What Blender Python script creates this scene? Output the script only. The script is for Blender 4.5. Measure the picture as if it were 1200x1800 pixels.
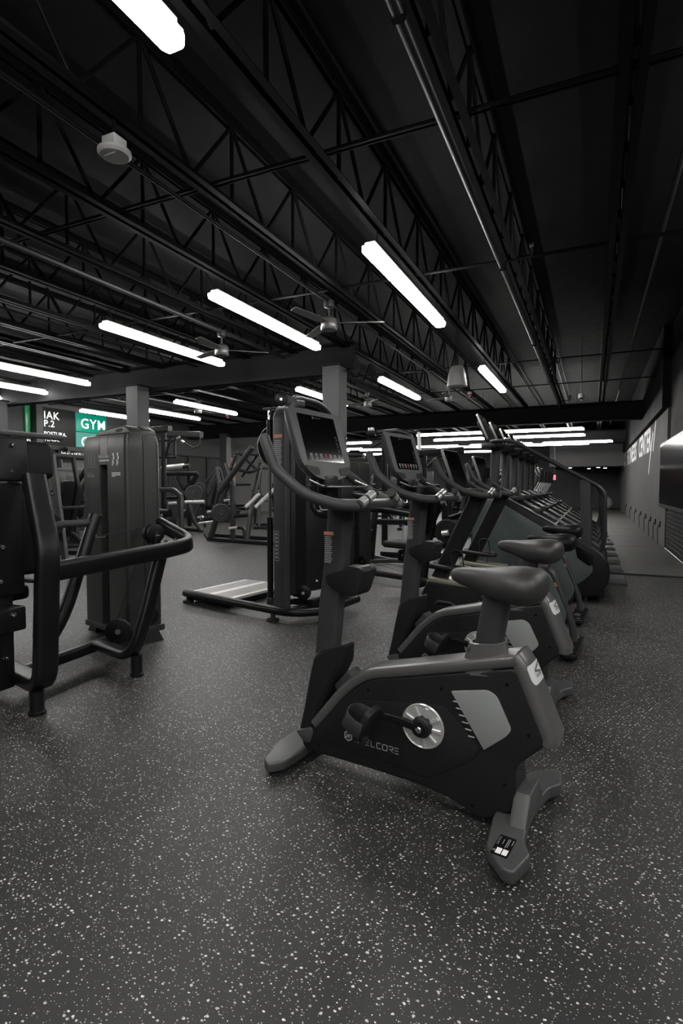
import bpy, bmesh, math, random
from mathutils import Vector, Matrix

for o in list(bpy.data.objects):
    bpy.data.objects.remove(o, do_unlink=True)
SC = bpy.context.scene
COL = SC.collection
random.seed(7)
PI = math.pi

# ------------------------------------------------------------------ camera
cam_d = bpy.data.cameras.new('camera')
cam = bpy.data.objects.new('camera', cam_d)
COL.objects.link(cam)
cam_d.sensor_fit = 'VERTICAL'
cam_d.sensor_height = 36.0
cam_d.lens = 36.0 * 960.0 / 1800.0
cam_d.clip_start = 0.05
cam_d.clip_end = 200
cam.location = (0, 0, 1.18)
cam.rotation_euler = (math.radians(90 - 2.68), 0, math.radians(24.7))
SC.camera = cam

# ------------------------------------------------------------------ world, exposure
wd = bpy.data.worlds.new('world')
SC.world = wd
wd.use_nodes = True
wd.node_tree.nodes['Background'].inputs['Color'].default_value = (0.75, 0.85, 1.0, 1)
wd.node_tree.nodes['Background'].inputs['Strength'].default_value = 0.01
SC.view_settings.view_transform = 'Standard'
SC.view_settings.look = 'None'
SC.view_settings.gamma = 1
SC.view_settings.exposure = 0.0
SC.view_settings.use_curve_mapping = False
LIGHT_STRENGTH = 42.0

# ------------------------------------------------------------------ materials
MATS = {}
def mat(name, col, rough=0.5, metal=0.0, spec=0.5, emit=None, estr=0.0, var=0.0, vscale=8.0,
        bump=0.0, bscale=400.0, coat=0.0, ior=1.5):
    m = bpy.data.materials.new(name)
    m.use_nodes = True
    nt = m.node_tree
    b = nt.nodes['Principled BSDF']
    b.inputs['Base Color'].default_value = (*col, 1)
    b.inputs['Roughness'].default_value = rough
    b.inputs['Metallic'].default_value = metal
    b.inputs['Specular IOR Level'].default_value = spec
    b.inputs['Coat Weight'].default_value = coat
    b.inputs['IOR'].default_value = ior
    if emit:
        b.inputs['Emission Color'].default_value = (*emit, 1)
        b.inputs['Emission Strength'].default_value = estr
    if var or bump:
        tc = nt.nodes.new('ShaderNodeTexCoord')
        if var:
            nz = nt.nodes.new('ShaderNodeTexNoise')
            nz.inputs['Scale'].default_value = vscale
            nz.inputs['Detail'].default_value = 4
            nt.links.new(tc.outputs['Object'], nz.inputs['Vector'])
            mr = nt.nodes.new('ShaderNodeMapRange')
            mr.inputs['From Min'].default_value = 0.3
            mr.inputs['From Max'].default_value = 0.7
            mr.inputs['To Min'].default_value = max(0.02, rough - var)
            mr.inputs['To Max'].default_value = min(1, rough + var)
            nt.links.new(nz.outputs['Fac'], mr.inputs['Value'])
            nt.links.new(mr.outputs['Result'], b.inputs['Roughness'])
            mx = nt.nodes.new('ShaderNodeMix')
            mx.data_type = 'RGBA'
            mx.inputs['A'].default_value = (*[c * 0.9 for c in col], 1)
            mx.inputs['B'].default_value = (*[min(1, c * 1.1) for c in col], 1)
            nt.links.new(nz.outputs['Fac'], mx.inputs['Factor'])
            nt.links.new(mx.outputs['Result'], b.inputs['Base Color'])
        if bump:
            n2 = nt.nodes.new('ShaderNodeTexNoise')
            n2.inputs['Scale'].default_value = bscale
            nt.links.new(tc.outputs['Object'], n2.inputs['Vector'])
            bp = nt.nodes.new('ShaderNodeBump')
            bp.inputs['Strength'].default_value = bump
            bp.inputs['Distance'].default_value = 0.002
            nt.links.new(n2.outputs['Fac'], bp.inputs['Height'])
            nt.links.new(bp.outputs['Normal'], b.inputs['Normal'])
    MATS[name] = m
    return m

mat('black_plastic', (0.0125, 0.0125, 0.013), 0.42, spec=0.3, var=0.05, bump=0.15, bscale=900)
mat('shroud_plastic', (0.026, 0.026, 0.026), 0.38, var=0.05, bump=0.15, bscale=900)
mat('frame_grey', (0.036, 0.036, 0.038), 0.40, spec=0.4, var=0.04, bump=0.12, bscale=700)
mat('cover_grey', (0.085, 0.084, 0.084), 0.30)
mat('foot_grey', (0.055, 0.055, 0.056), 0.40, var=0.04, bump=0.1)
mat('foam', (0.032, 0.032, 0.033), 0.62, var=0.06, bump=0.2, bscale=600)
mat('seat_vinyl', (0.030, 0.029, 0.029), 0.46, var=0.05, bump=0.2, bscale=500)
mat('pad_vinyl', (0.0045, 0.0045, 0.005), 0.46, spec=0.2, var=0.04, bump=0.2, bscale=500)
mat('powder_black', (0.006, 0.006, 0.0065), 0.36, spec=0.3, var=0.04, bump=0.12, bscale=800)
mat('powder_dark', (0.015, 0.015, 0.016), 0.4, var=0.05)
mat('rubber', (0.008, 0.008, 0.008), 0.7, var=0.05)
mat('chrome', (0.75, 0.75, 0.76), 0.14, 1.0, var=0.04)
mat('brushed_steel', (0.52, 0.51, 0.49), 0.34, 1.0, var=0.03, vscale=30)
mat('platform_steel', (0.66, 0.65, 0.63), 0.36, 0.3, var=0.03, vscale=12)
mat('platform_groove', (0.24, 0.24, 0.235), 0.4, 0.3, var=0.03)
mat('steel_dark', (0.25, 0.25, 0.25), 0.3, 1.0, var=0.05)
mat('bronze_plate', (0.42, 0.40, 0.33), 0.38, 0.7)
mat('disc_silver', (0.62, 0.62, 0.61), 0.32, 0.5, var=0.02, vscale=40)
mat('accent_grey', (0.26, 0.272, 0.265), 0.45, var=0.03)
mat('teal_grey', (0.070, 0.084, 0.084), 0.36, var=0.03)
mat('screen_glass', (0.0025, 0.0025, 0.003), 0.07, spec=0.35)
mat('print_white', (0.82, 0.82, 0.80), 0.5, var=0.03)
mat('print_grey', (0.28, 0.28, 0.28), 0.5, var=0.03)
mat('print_dim', (0.10, 0.10, 0.10), 0.5, var=0.03)
mat('print_red', (0.40, 0.02, 0.06), 0.5, var=0.03)
mat('print_orange', (0.55, 0.24, 0.12), 0.5, var=0.03)
mat('decal_white', (0.62, 0.63, 0.63), 0.4, var=0.03)
mat('label_black', (0.005, 0.005, 0.005), 0.4, spec=0.15, var=0.03)
mat('board_black', (0.004, 0.004, 0.004), 0.6, ior=1.15, var=0.03)
mat('peg_chrome', (0.62, 0.62, 0.61), 0.3, 0.55, var=0.03)
mat('grip_metal', (0.55, 0.55, 0.54), 0.28, 0.6, var=0.03)
mat('logo_grey', (0.32, 0.32, 0.32), 0.45, var=0.03)
mat('joist_paint', (0.006, 0.006, 0.0064), 0.5, spec=0.05, var=0.05)
mat('deck_paint', (0.0078, 0.0078, 0.0082), 0.7, spec=0.08, var=0.05)
mat('column_paint', (0.062, 0.062, 0.065), 0.55, spec=0.3, var=0.05, vscale=3)
mat('girder_paint', (0.018, 0.018, 0.019), 0.6, spec=0.05, var=0.05, vscale=3)
mat('fixture_white', (0.55, 0.55, 0.53), 0.45, var=0.04)
mat('device_white', (0.42, 0.42, 0.41), 0.5, var=0.04)
mat('wood_panel', (0.38, 0.17, 0.07), 0.5, var=0.08)
mat('steel_trim', (0.45, 0.44, 0.42), 0.35, 1.0, var=0.06)
mat('door_black', (0.02, 0.02, 0.02), 0.6, spec=0.2, var=0.03)
mat('glass_dark', (0.002, 0.002, 0.003), 0.15, ior=1.12)
mat('plate_iron', (0.014, 0.014, 0.015), 0.4, var=0.06, bump=0.1)
mat('led', (0.9, 0.9, 0.88), 0.4, emit=(1.0, 0.985, 0.96), estr=LIGHT_STRENGTH)
mat('downlight', (0.9, 0.9, 0.88), 0.4, emit=(1.0, 0.97, 0.92), estr=9.0)
mat('exit_red', (0.5, 0.05, 0.06), 0.4, emit=(1.0, 0.10, 0.14), estr=1.6)
mat('sign_green', (0.0, 0.16, 0.11), 0.25, spec=0.2, emit=(0.0, 0.28, 0.175), estr=0.5)
mat('sign_teal', (0.05, 0.18, 0.15), 0.25, spec=0.2, emit=(0.05, 0.25, 0.2), estr=0.5)
mat('sign_white', (0.8, 0.8, 0.8), 0.3, emit=(0.9, 0.93, 0.92), estr=0.8)
mat('neon_green', (0.0, 0.1, 0.03), 0.3, emit=(0.0, 0.4, 0.12), estr=0.2)
mat('cooler_light', (0.8, 0.8, 0.75), 0.4, emit=(0.95, 1.0, 0.9), estr=1.2)
mat('bottle_green', (0.05, 0.35, 0.2), 0.2, emit=(0.1, 0.5, 0.3), estr=0.35)  # faint emission: the cooler's light on the bottles put into the material
mat('bottle_pale', (0.55, 0.58, 0.55), 0.2, emit=(0.8, 0.85, 0.8), estr=0.5)  # emission here also stands for cooler light falling on the bottle
mat('bottle_dark', (0.03, 0.03, 0.03), 0.2, var=0.03)
mat('leaf_green', (0.06, 0.30, 0.04), 0.5, var=0.04)
mat('orange_cap', (0.6, 0.3, 0.12), 0.5, var=0.03)

def floor_material(name, base, speck_amt, rough):
    m = bpy.data.materials.new(name)
    m.use_nodes = True
    nt = m.node_tree
    N, L = nt.nodes, nt.links
    b = N['Principled BSDF']
    tc = N.new('ShaderNodeTexCoord')
    nz = N.new('ShaderNodeTexNoise')          # wobble the speck outlines
    nz.inputs['Scale'].default_value = 130
    nz.inputs['Detail'].default_value = 2
    L.new(tc.outputs['Object'], nz.inputs['Vector'])
    sub = N.new('ShaderNodeVectorMath'); sub.operation = 'SUBTRACT'
    sub.inputs[1].default_value = (0.5, 0.5, 0.5)
    L.new(nz.outputs['Color'], sub.inputs[0])
    scl = N.new('ShaderNodeVectorMath'); scl.operation = 'SCALE'
    scl.inputs['Scale'].default_value = 0.006
    L.new(sub.outputs[0], scl.inputs[0])
    add = N.new('ShaderNodeVectorMath'); add.operation = 'ADD'
    L.new(tc.outputs['Object'], add.inputs[0])
    L.new(scl.outputs[0], add.inputs[1])
    def layer(scale, rmin, rmax, density, off):
        mp = N.new('ShaderNodeMapping')
        mp.inputs['Location'].default_value = (off, off * 0.7, 0)
        mp.inputs['Rotation'].default_value = (0, 0, off)
        mp.inputs['Scale'].default_value = (scale, scale * 1.35, 0)
        L.new(add.outputs[0], mp.inputs['Vector'])
        v = N.new('ShaderNodeTexVoronoi')
        v.voronoi_dimensions = '2D'
        v.inputs['Scale'].default_value = 1.0
        v.inputs['Randomness'].default_value = 1.0
        L.new(mp.outputs[0], v.inputs['Vector'])
        sp = N.new('ShaderNodeSeparateColor')
        L.new(v.outputs['Color'], sp.inputs['Color'])
        r = N.new('ShaderNodeMapRange')
        r.inputs['From Min'].default_value = 0; r.inputs['From Max'].default_value = 1
        r.inputs['To Min'].default_value = rmin; r.inputs['To Max'].default_value = rmax
        pw = N.new('ShaderNodeMath'); pw.operation = 'POWER'; pw.inputs[1].default_value = 2.0
        L.new(sp.outputs['Green'], pw.inputs[0])
        L.new(pw.outputs[0], r.inputs['Value'])
        df = N.new('ShaderNodeMath'); df.operation = 'SUBTRACT'
        L.new(r.outputs['Result'], df.inputs[0])
        L.new(v.outputs['Distance'], df.inputs[1])
        st = N.new('ShaderNodeMapRange')
        st.inputs['From Min'].default_value = 0.0; st.inputs['From Max'].default_value = 0.05
        L.new(df.outputs[0], st.inputs['Value'])
        gt = N.new('ShaderNodeMath'); gt.operation = 'LESS_THAN'
        gt.inputs[1].default_value = density
        L.new(sp.outputs['Red'], gt.inputs[0])
        mu = N.new('ShaderNodeMath'); mu.operation = 'MULTIPLY'
        L.new(st.outputs['Result'], mu.inputs[0]); L.new(gt.outputs[0], mu.inputs[1])
        br = N.new('ShaderNodeMapRange')
        br.inputs['To Min'].default_value = 0.45; br.inputs['To Max'].default_value = 1.0
        L.new(sp.outputs['Blue'], br.inputs['Value'])
        m2 = N.new('ShaderNodeMath'); m2.operation = 'MULTIPLY'
        L.new(mu.outputs[0], m2.inputs[0]); L.new(br.outputs['Result'], m2.inputs[1])
        return m2.outputs[0]
    a = layer(62, 0.10, 0.30, 0.40 * speck_amt, 0.3)
    c = layer(125, 0.10, 0.30, 0.22 * speck_amt, 1.1)
    mx = N.new('ShaderNodeMath'); mx.operation = 'MAXIMUM'
    L.new(a, mx.inputs[0]); L.new(c, mx.inputs[1])
    big = N.new('ShaderNodeTexNoise')
    big.inputs['Scale'].default_value = 1.3; big.inputs['Detail'].default_value = 5
    L.new(tc.outputs['Object'], big.inputs['Vector'])
    bc = N.new('ShaderNodeMix'); bc.data_type = 'RGBA'
    bc.inputs['A'].default_value = (*[k * 0.82 for k in base], 1)
    bc.inputs['B'].default_value = (*[k * 1.18 for k in base], 1)
    L.new(big.outputs['Fac'], bc.inputs['Factor'])
    fin = N.new('ShaderNodeMix'); fin.data_type = 'RGBA'
    L.new(mx.outputs[0], fin.inputs['Factor'])
    L.new(bc.outputs['Result'], fin.inputs['A'])
    fin.inputs['B'].default_value = (0.80, 0.78, 0.72, 1)
    L.new(fin.outputs['Result'], b.inputs['Base Color'])
    b.inputs['Roughness'].default_value = rough
    b.inputs['Specular IOR Level'].default_value = 0.6
    fn = N.new('ShaderNodeTexNoise'); fn.inputs['Scale'].default_value = 350
    L.new(tc.outputs['Object'], fn.inputs['Vector'])
    bp = N.new('ShaderNodeBump'); bp.inputs['Strength'].default_value = 0.25; bp.inputs['Distance'].default_value = 0.002
    L.new(fn.outputs['Fac'], bp.inputs['Height'])
    L.new(bp.outputs['Normal'], b.inputs['Normal'])
    MATS[name] = m
floor_material('floor_rubber', (0.020, 0.020, 0.020), 1.0, 0.50)
floor_material('floor_mat', (0.070, 0.069, 0.061), 0.2, 0.5)

def wall_material(name, col, rough=0.75):
    m = mat(name, col, rough, spec=0.2, var=0.08, vscale=1.6, bump=0.12, bscale=120)
    return m
wall_material('wall_grey', (0.088, 0.086, 0.087))
wall_material('wall_dark', (0.050, 0.050, 0.052))
wall_material('wall_mid', (0.085, 0.084, 0.085))
wall_material('soffit_black', (0.004, 0.004, 0.004))

# ------------------------------------------------------------------ mesh helpers
def V(*a): return Vector(a)

def finish(name, bm, material, parent=None, smooth=35, sub=None):
    me = bpy.data.meshes.new(name)
    bmesh.ops.recalc_face_normals(bm, faces=bm.faces[:])
    bm.to_mesh(me)
    bm.free()
    if smooth:
        me.polygons.foreach_set('use_smooth', [True] * len(me.polygons))
        me.set_sharp_from_angle(angle=math.radians(smooth))
    me.materials.append(MATS[material])
    o = bpy.data.objects.new(name, me)
    COL.objects.link(o)
    if parent: o.parent = parent
    return o

def tag(o, label, cat, group=None, kind=None):
    o['label'] = label
    o['category'] = cat
    if group: o['group'] = group
    if kind: o['kind'] = kind
    return o

def thing(name, label, cat, loc=(0, 0, 0), rz=0.0, group=None):
    o = bpy.data.objects.new(name, None)
    o.empty_display_size = 0.1
    COL.objects.link(o)
    o.location = loc
    o.rotation_euler = (0, 0, math.radians(rz))
    tag(o, label, cat, group)
    return o

def struct(name, bm, material, smooth=0):
    o = finish(name, bm, material, None, smooth)
    o['kind'] = 'structure'
    return o

def copy_tree(o, parent=None, link=None):
    c = o.copy()
    COL.objects.link(c)
    c.parent = parent
    for ch in list(o.children):
        copy_tree(ch, c)
    return c

def NB(): return bmesh.new()

def box(bm, c, s, bev=0.0, seg=2, M=None):
    r = bmesh.ops.create_cube(bm, size=1.0)
    vs = r['verts']
    for v in vs:
        v.co = Vector((v.co.x * s[0], v.co.y * s[1], v.co.z * s[2]))
    if bev:
        es = list({e for v in vs for e in v.link_edges})
        g = bmesh.ops.bevel(bm, geom=es, offset=bev, segments=seg, affect='EDGES', profile=0.5)
        vs = list({v for f in g['faces'] for v in f.verts} | {v for v in vs if v.is_valid})
    for v in vs:
        v.co = (M @ v.co if M else v.co) + Vector(c)
    return bm

def prism(bm, poly, axis, lo, hi, bev=0.0, seg=2, M=None):
    """extrude a 2D outline. axis 'y': poly is (x,z); 'z': (x,y); 'x': (y,z)"""
    def P(a, b, t):
        return {'y': (a, t, b), 'z': (a, b, t), 'x': (t, a, b)}[axis]
    v0 = [bm.verts.new(P(a, b, lo)) for a, b in poly]
    v1 = [bm.verts.new(P(a, b, hi)) for a, b in poly]
    fs = [bm.faces.new(v0), bm.faces.new(v1[::-1])]
    n = len(poly)
    for i in range(n):
        fs.append(bm.faces.new((v0[i], v1[i], v1[(i + 1) % n], v0[(i + 1) % n])))
    vs = v0 + v1
    if bev:
        bmesh.ops.recalc_face_normals(bm, faces=fs)
        es = list({e for f in fs[:2] for e in f.edges})
        g = bmesh.ops.bevel(bm, geom=es, offset=bev, segments=seg, affect='EDGES', profile=0.5, clamp_overlap=True)
        vs = list({v for f in g['faces'] for v in f.verts} | {v for v in vs if v.is_valid})
    if M:
        for v in set(vs):
            if v.is_valid: v.co = M @ v.co
    return bm

def round_poly(poly, r, n=4):
    out = []
    m = len(poly)
    for i in range(m):
        p0, p1, p2 = Vector(poly[i - 1]), Vector(poly[i]), Vector(poly[(i + 1) % m])
        a, b = (p0 - p1), (p2 - p1)
        rr = r[i] if isinstance(r, (list, tuple)) else r
        d = min(rr, a.length * 0.45, b.length * 0.45)
        if d <= 1e-5:
            out.append(tuple(p1)); continue
        q0, q1 = p1 + a.normalized() * d, p1 + b.normalized() * d
        for k in range(n + 1):
            t = k / n
            out.append(tuple((1 - t) ** 2 * q0 + 2 * t * (1 - t) * p1 + t * t * q1))
    return out

def fillet(pts, r, n=5):
    pts = [Vector(p) for p in pts]
    out = [pts[0]]
    for i in range(1, len(pts) - 1):
        a, b = pts[i - 1] - pts[i], pts[i + 1] - pts[i]
        rr = r[i - 1] if isinstance(r, (list, tuple)) else r
        d = min(rr, a.length * 0.48, b.length * 0.48)
        q0, q1 = pts[i] + a.normalized() * d, pts[i] + b.normalized() * d
        for k in range(n + 1):
            t = k / n
            out.append((1 - t) ** 2 * q0 + 2 * t * (1 - t) * pts[i] + t * t * q1)
    out.append(pts[-1])
    return out

def circ(r, n=12):
    return [(r * math.cos(2 * PI * k / n), r * math.sin(2 * PI * k / n)) for k in range(n)]

def rrect(w, h, r, n=3):
    return round_poly([(-w / 2, -h / 2), (w / 2, -h / 2), (w / 2, h / 2), (-w / 2, h / 2)], r, n)

def sweep(bm, pts, prof, up=(0, 0, 1), caps=True, scale=None, closed=False):
    """sweep a 2D profile (a across, b along up) along a polyline, parallel transport"""
    pts = [Vector(p) for p in pts]
    n = len(pts)
    up = Vector(up)
    rings = []
    prev_t = None
    for i in range(n):
        if closed:
            t = (pts[(i + 1) % n] - pts[i - 1]).normalized()
        else:
            t = (pts[min(i + 1, n - 1)] - pts[max(i - 1, 0)]).normalized()
        if prev_t is None:
            u = up - t * up.dot(t)
            if u.length < 1e-4:
                u = Vector((1, 0, 0)) - t * t.x
            u.normalize()
        else:
            ax = prev_t.cross(t)
            if ax.length > 1e-6:
                u = Matrix.Rotation(prev_t.angle(t), 3, ax.normalized()) @ u
            u = (u - t * u.dot(t)).normalized()
        prev_t = t
        s = t.cross(u)
        k = scale[i] if scale else 1.0
        rings.append([bm.verts.new(pts[i] + s * (a * k) + u * (b * k)) for a, b in prof])
    m = len(prof)
    rng = range(n) if closed else range(n - 1)
    for i in rng:
        A, B = rings[i], rings[(i + 1) % n]
        for j in range(m):
            bm.faces.new((A[j], A[(j + 1) % m], B[(j + 1) % m], B[j]))
    if caps and not closed:
        bm.faces.new(rings[0][::-1]); bm.faces.new(rings[-1])
    return bm

def tube(bm, pts, r, seg=10, fr=None, n=5, caps=True):
    if fr: pts = fillet(pts, fr, n)
    return sweep(bm, pts, circ(r, seg), caps=caps)

def rod(bm, a, b, r, seg=10):
    return sweep(bm, [a, b], circ(r, seg))

def lathe(bm, prof, c=(0, 0, 0), axis='z', seg=20):
    """prof: (r, h) pairs"""
    c = Vector(c)
    rings = []
    for r, h in prof:
        ring = []
        for k in range(seg):
            a = 2 * PI * k / seg
            x, y = r * math.cos(a), r * math.sin(a)
            p = {'z': (x, y, h), 'y': (x, h, y), 'x': (h, x, y)}[axis]
            ring.append(bm.verts.new(c + Vector(p)))
        rings.append(ring)
    for i in range(len(rings) - 1):
        for k in range(seg):
            bm.faces.new((rings[i][k], rings[i][(k + 1) % seg], rings[i + 1][(k + 1) % seg], rings[i + 1][k]))
    bm.faces.new(rings[0][::-1]); bm.faces.new(rings[-1])
    return bm

def loft(bm, rings, caps=True):
    R = [[bm.verts.new(p) for p in r] for r in rings]
    m = len(R[0])
    for i in range(len(R) - 1):
        for j in range(m):
            bm.faces.new((R[i][j], R[i][(j + 1) % m], R[i + 1][(j + 1) % m], R[i + 1][j]))
    if caps:
        bm.faces.new(R[0][::-1]); bm.faces.new(R[-1])
    return bm

def shift(bm, d):
    for v in bm.verts: v.co += Vector(d)
    return bm

def frame_mat(origin, xa, ya):
    xa = Vector(xa).normalized(); ya = Vector(ya)
    ya = (ya - xa * ya.dot(xa)).normalized()
    za = xa.cross(ya)
    M = Matrix((xa, ya, za)).transposed().to_4x4()
    M.translation = Vector(origin)
    return M

def apply(bm, M):
    for v in bm.verts: v.co = M @ v.co
    return bm

# stroke lettering: flat ribbons in the (x, y) plane, cap height 1
GLY = {
 'S': [[(.9, 1), (.15, 1), (0, .85), (0, .55), (.1, .5), (.75, .5), (.9, .4), (.9, .12), (.78, 0), (0, 0)]],
 'K': [[(.9, 1), (.15, .5), (.9, 0)]],
 'E': [[(0, 1), (.8, 1)], [(0, .5), (.75, .5)], [(0, 0), (.8, 0)]],
 'L': [[(0, 1), (0, .1), (.1, 0), (.75, 0)]],
 'C': [[(.85, 1), (.12, 1), (0, .88), (0, .12), (.12, 0), (.85, 0)]],
 'O': [[(.12, 1), (.8, 1), (.92, .88), (.92, .12), (.8, 0), (.12, 0), (0, .12), (0, .88), (.12, 1)]],
 'R': [[(0, 1), (.8, 1), (.9, .9), (.9, .6), (.8, .5), (.25, .5), (.9, 0)]],
}
def ribbon(bm, pts, w, M, h=0.0004):
    P = [Vector((p[0], p[1], 0)) for p in pts]
    n = len(P)
    L, R = [], []
    for i in range(n):
        a = (P[i] - P[i - 1]).normalized() if i > 0 else None
        b = (P[i + 1] - P[i]).normalized() if i < n - 1 else None
        t = ((a or b) + (b or a))
        if t.length < 1e-6: t = a or b
        t.normalize()
        nn = Vector((-t.y, t.x, 0))
        k = w / 2
        if a and b:
            k = min(w, w / 2 / max(0.5, abs(nn.dot(Vector((-a.y, a.x, 0))))))
        L.append(P[i] + nn * k); R.append(P[i] - nn * k)
    vl = [bm.verts.new(M @ (p + Vector((0, 0, h)))) for p in L]
    vr = [bm.verts.new(M @ (p + Vector((0, 0, h)))) for p in R]
    for i in range(n - 1):
        bm.faces.new((vl[i], vr[i], vr[i + 1], vl[i + 1]))
    return bm

def lettering(bm, text, M, size, w=0.16, adv=1.22):
    x = 0.0
    for ch in text:
        for st in GLY.get(ch, []):
            ribbon(bm, [((x + a) * size, b * size) for a, b in st], w * size, M)
        x += adv
    return bm

def hex_logo(bm, M, s):
    hexa = [(s * math.cos(PI / 2 + k * PI / 3) * 0.9, s * math.sin(PI / 2 + k * PI / 3)) for k in range(6)]
    ribbon(bm, [hexa[5], hexa[0], hexa[1], hexa[2], (0, -0.05 * s)], 0.26 * s, M)
    ribbon(bm, [hexa[2], hexa[3], hexa[4], hexa[5], (0, 0.05 * s)], 0.26 * s, M)
    ribbon(bm, [(-.32 * s, .34 * s), (.38 * s, -.1 * s)], 0.2 * s, M)
    ribbon(bm, [(-.38 * s, .1 * s), (.32 * s, -.34 * s)], 0.2 * s, M)
    return bm

def text_mesh(name, body, size, M, material, parent, extrude=0.0, offset=0.0, sx=1.0, align='LEFT', space=1.0):
    cu = bpy.data.curves.new(name + '_curve', 'FONT')
    cu.body = body; cu.size = size; cu.extrude = extrude; cu.offset = offset
    cu.align_x = align; cu.space_character = space
    cu.resolution_u = 3
    tmp = bpy.data.objects.new(name + '_tmp', cu)
    COL.objects.link(tmp)
    dg = bpy.context.evaluated_depsgraph_get()
    me = bpy.data.meshes.new_from_object(tmp.evaluated_get(dg))
    bpy.data.objects.remove(tmp, do_unlink=True)
    bpy.data.curves.remove(cu)
    for v in me.vertices:
        v.co = M @ Vector((v.co.x * sx, v.co.y, v.co.z))
    me.materials.clear()
    me.materials.append(MATS[material])
    o = bpy.data.objects.new(name, me)
    COL.objects.link(o)
    if parent: o.parent = parent
    return o

def quad_print(bm, M, x0, y0, x1, y1, h=0.0006):
    vs = [bm.verts.new(M @ Vector((x, y, h))) for x, y in ((x0, y0), (x1, y0), (x1, y1), (x0, y1))]
    bm.faces.new(vs)
    return bm
# ------------------------------------------------------------------ room shell
X0, X1, Y0, Y1, ZC = -14.0, 1.25, -6.0, 33.0, 4.2
XR = 6.2   # the hall is wider in front of the boarded wall
bm = NB(); box(bm, ((X0 + XR) / 2, (Y0 + Y1) / 2, -0.05), (XR - X0 + .6, Y1 - Y0 + .6, 0.1))
floor = struct('floor', bm, 'floor_rubber')
floor['label'] = 'black rubber gym floor with white speckles'
for k, (ya, yb) in enumerate([(8.25, 12.0), (12.03, 14.4), (14.43, 16.8), (16.83, 19.2), (19.23, 22.4), (22.43, 26.5), (26.53, 32.9)]):
    bm = NB(); box(bm, (0.45, (ya + yb) / 2, 0.006), (1.58, yb - ya, 0.012), 0.003, 1)
    finish('floor_mat', bm, 'floor_mat', floor)
bm = NB(); box(bm, (0.5, 8.215, 0.008), (1.5, 0.06, 0.016), 0.004, 1)
finish('threshold_strip', bm, 'rubber', floor)

bm = NB(); box(bm, ((X0 + XR) / 2, (Y0 + Y1) / 2, ZC + 0.05), (XR - X0 + .6, Y1 - Y0 + .6, 0.1))
struct('ceiling', bm, 'deck_paint')
# right wall: grey part from the alcove to the far end, black boarded part nearer the camera
bm = NB(); box(bm, (X1 + 0.1, (11.95 + Y1) / 2, 1.33), (0.2, Y1 - 11.95, 2.66))
wr = struct('wall_right', bm, 'wall_grey')
bm = NB(); box(bm, (X1 + 0.14, 10.35, ZC / 2), (0.2, 3.2, ZC))
wb = struct('wall_right_boarded', bm, 'soffit_black')
for k in range(9):
    bm = NB(); box(bm, (X1 + 0.028, 10.35, 0.05 + 0.075 * k + 0.03), (0.024, 3.2, 0.066), 0.006, 1)
    finish('board', bm, 'board_black', wb)
bm = NB(); box(bm, (X1 + 0.015, 10.35, 0.012), (0.03, 3.2, 0.024), 0.004, 1)
t = finish('trim_1', bm, 'steel_trim'); t['kind'] = 'structure'
bm = NB(); box(bm, (X1 + 0.05, (11.95 + Y1) / 2, (2.66 + ZC) / 2), (0.3, Y1 - 11.95, ZC - 2.66))
struct('wall_right_upper', bm, 'soffit_black')
bm = NB(); box(bm, (X0 - 0.1, (Y0 + Y1) / 2, ZC / 2), (0.2, Y1 - Y0, ZC))
wl = struct('wall_left', bm, 'wall_mid')
bm = NB(); box(bm, ((X0 + X1) / 2, Y1 + 0.1, ZC / 2), (X1 - X0, 0.2, ZC))
struct('wall_back', bm, 'wall_dark')
bm = NB(); box(bm, ((X1 + XR) / 2 + .1, 8.85, ZC / 2), (XR - X1 + .1, 0.2, ZC))
struct('wall_return', bm, 'wall_dark')
bm = NB(); box(bm, (XR + 0.1, (Y0 + 8.8) / 2, ZC / 2), (0.2, 8.8 - Y0, ZC))
struct('wall_right_front', bm, 'soffit_black')
bm = NB(); box(bm, ((X0 + XR) / 2, Y0 - 0.1, ZC / 2), (XR - X0, 0.2, ZC))
struct('wall_front', bm, 'wall_dark')
# bulkhead over the far corridor
bm = NB(); box(bm, (-0.3, 27.4, 2.58), (3.1, 0.8, 1.0))
struct('trim_2', bm, 'wall_mid')

# girders on columns
for gy, zb in ((8.25, 3.02), (16.6, 2.96), (24.8, 2.96)):
    bm = NB()
    prof = [(-.13, 0), (.13, 0), (.13, .025), (.015, .04), (.015, .46), (.13, .475), (.13, .5), (-.13, .5), (-.13, .475), (-.015, .46), (-.015, .04), (-.13, .025)]
    prism(bm, [(gy + a, zb + b) for a, b in prof], 'x', X0, X1 if gy > 9 else -3.55)
    o = struct('roof_girder', bm, 'girder_paint')
    o['label'] = 'dark steel girder carrying the roof joists'
for cx, cy in ((-3.8, 8.0), (-8.0, 8.0), (-12.2, 8.0), (-12.2, 16.4), (-8.0, 16.4), (-8.0, 24.6), (-3.8, 24.6), (-12.2, 24.6)):
    bm = NB(); box(bm, (cx, cy, 1.56), (0.30, 0.30, 3.12), 0.008, 1)
    o = struct('column', bm, 'column_paint')
    bm = NB(); box(bm, (cx, cy, 3.10), (0.36, 0.36, 0.03), 0.004, 1)
    finish('cap_plate', bm, 'girder_paint', o)

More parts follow.
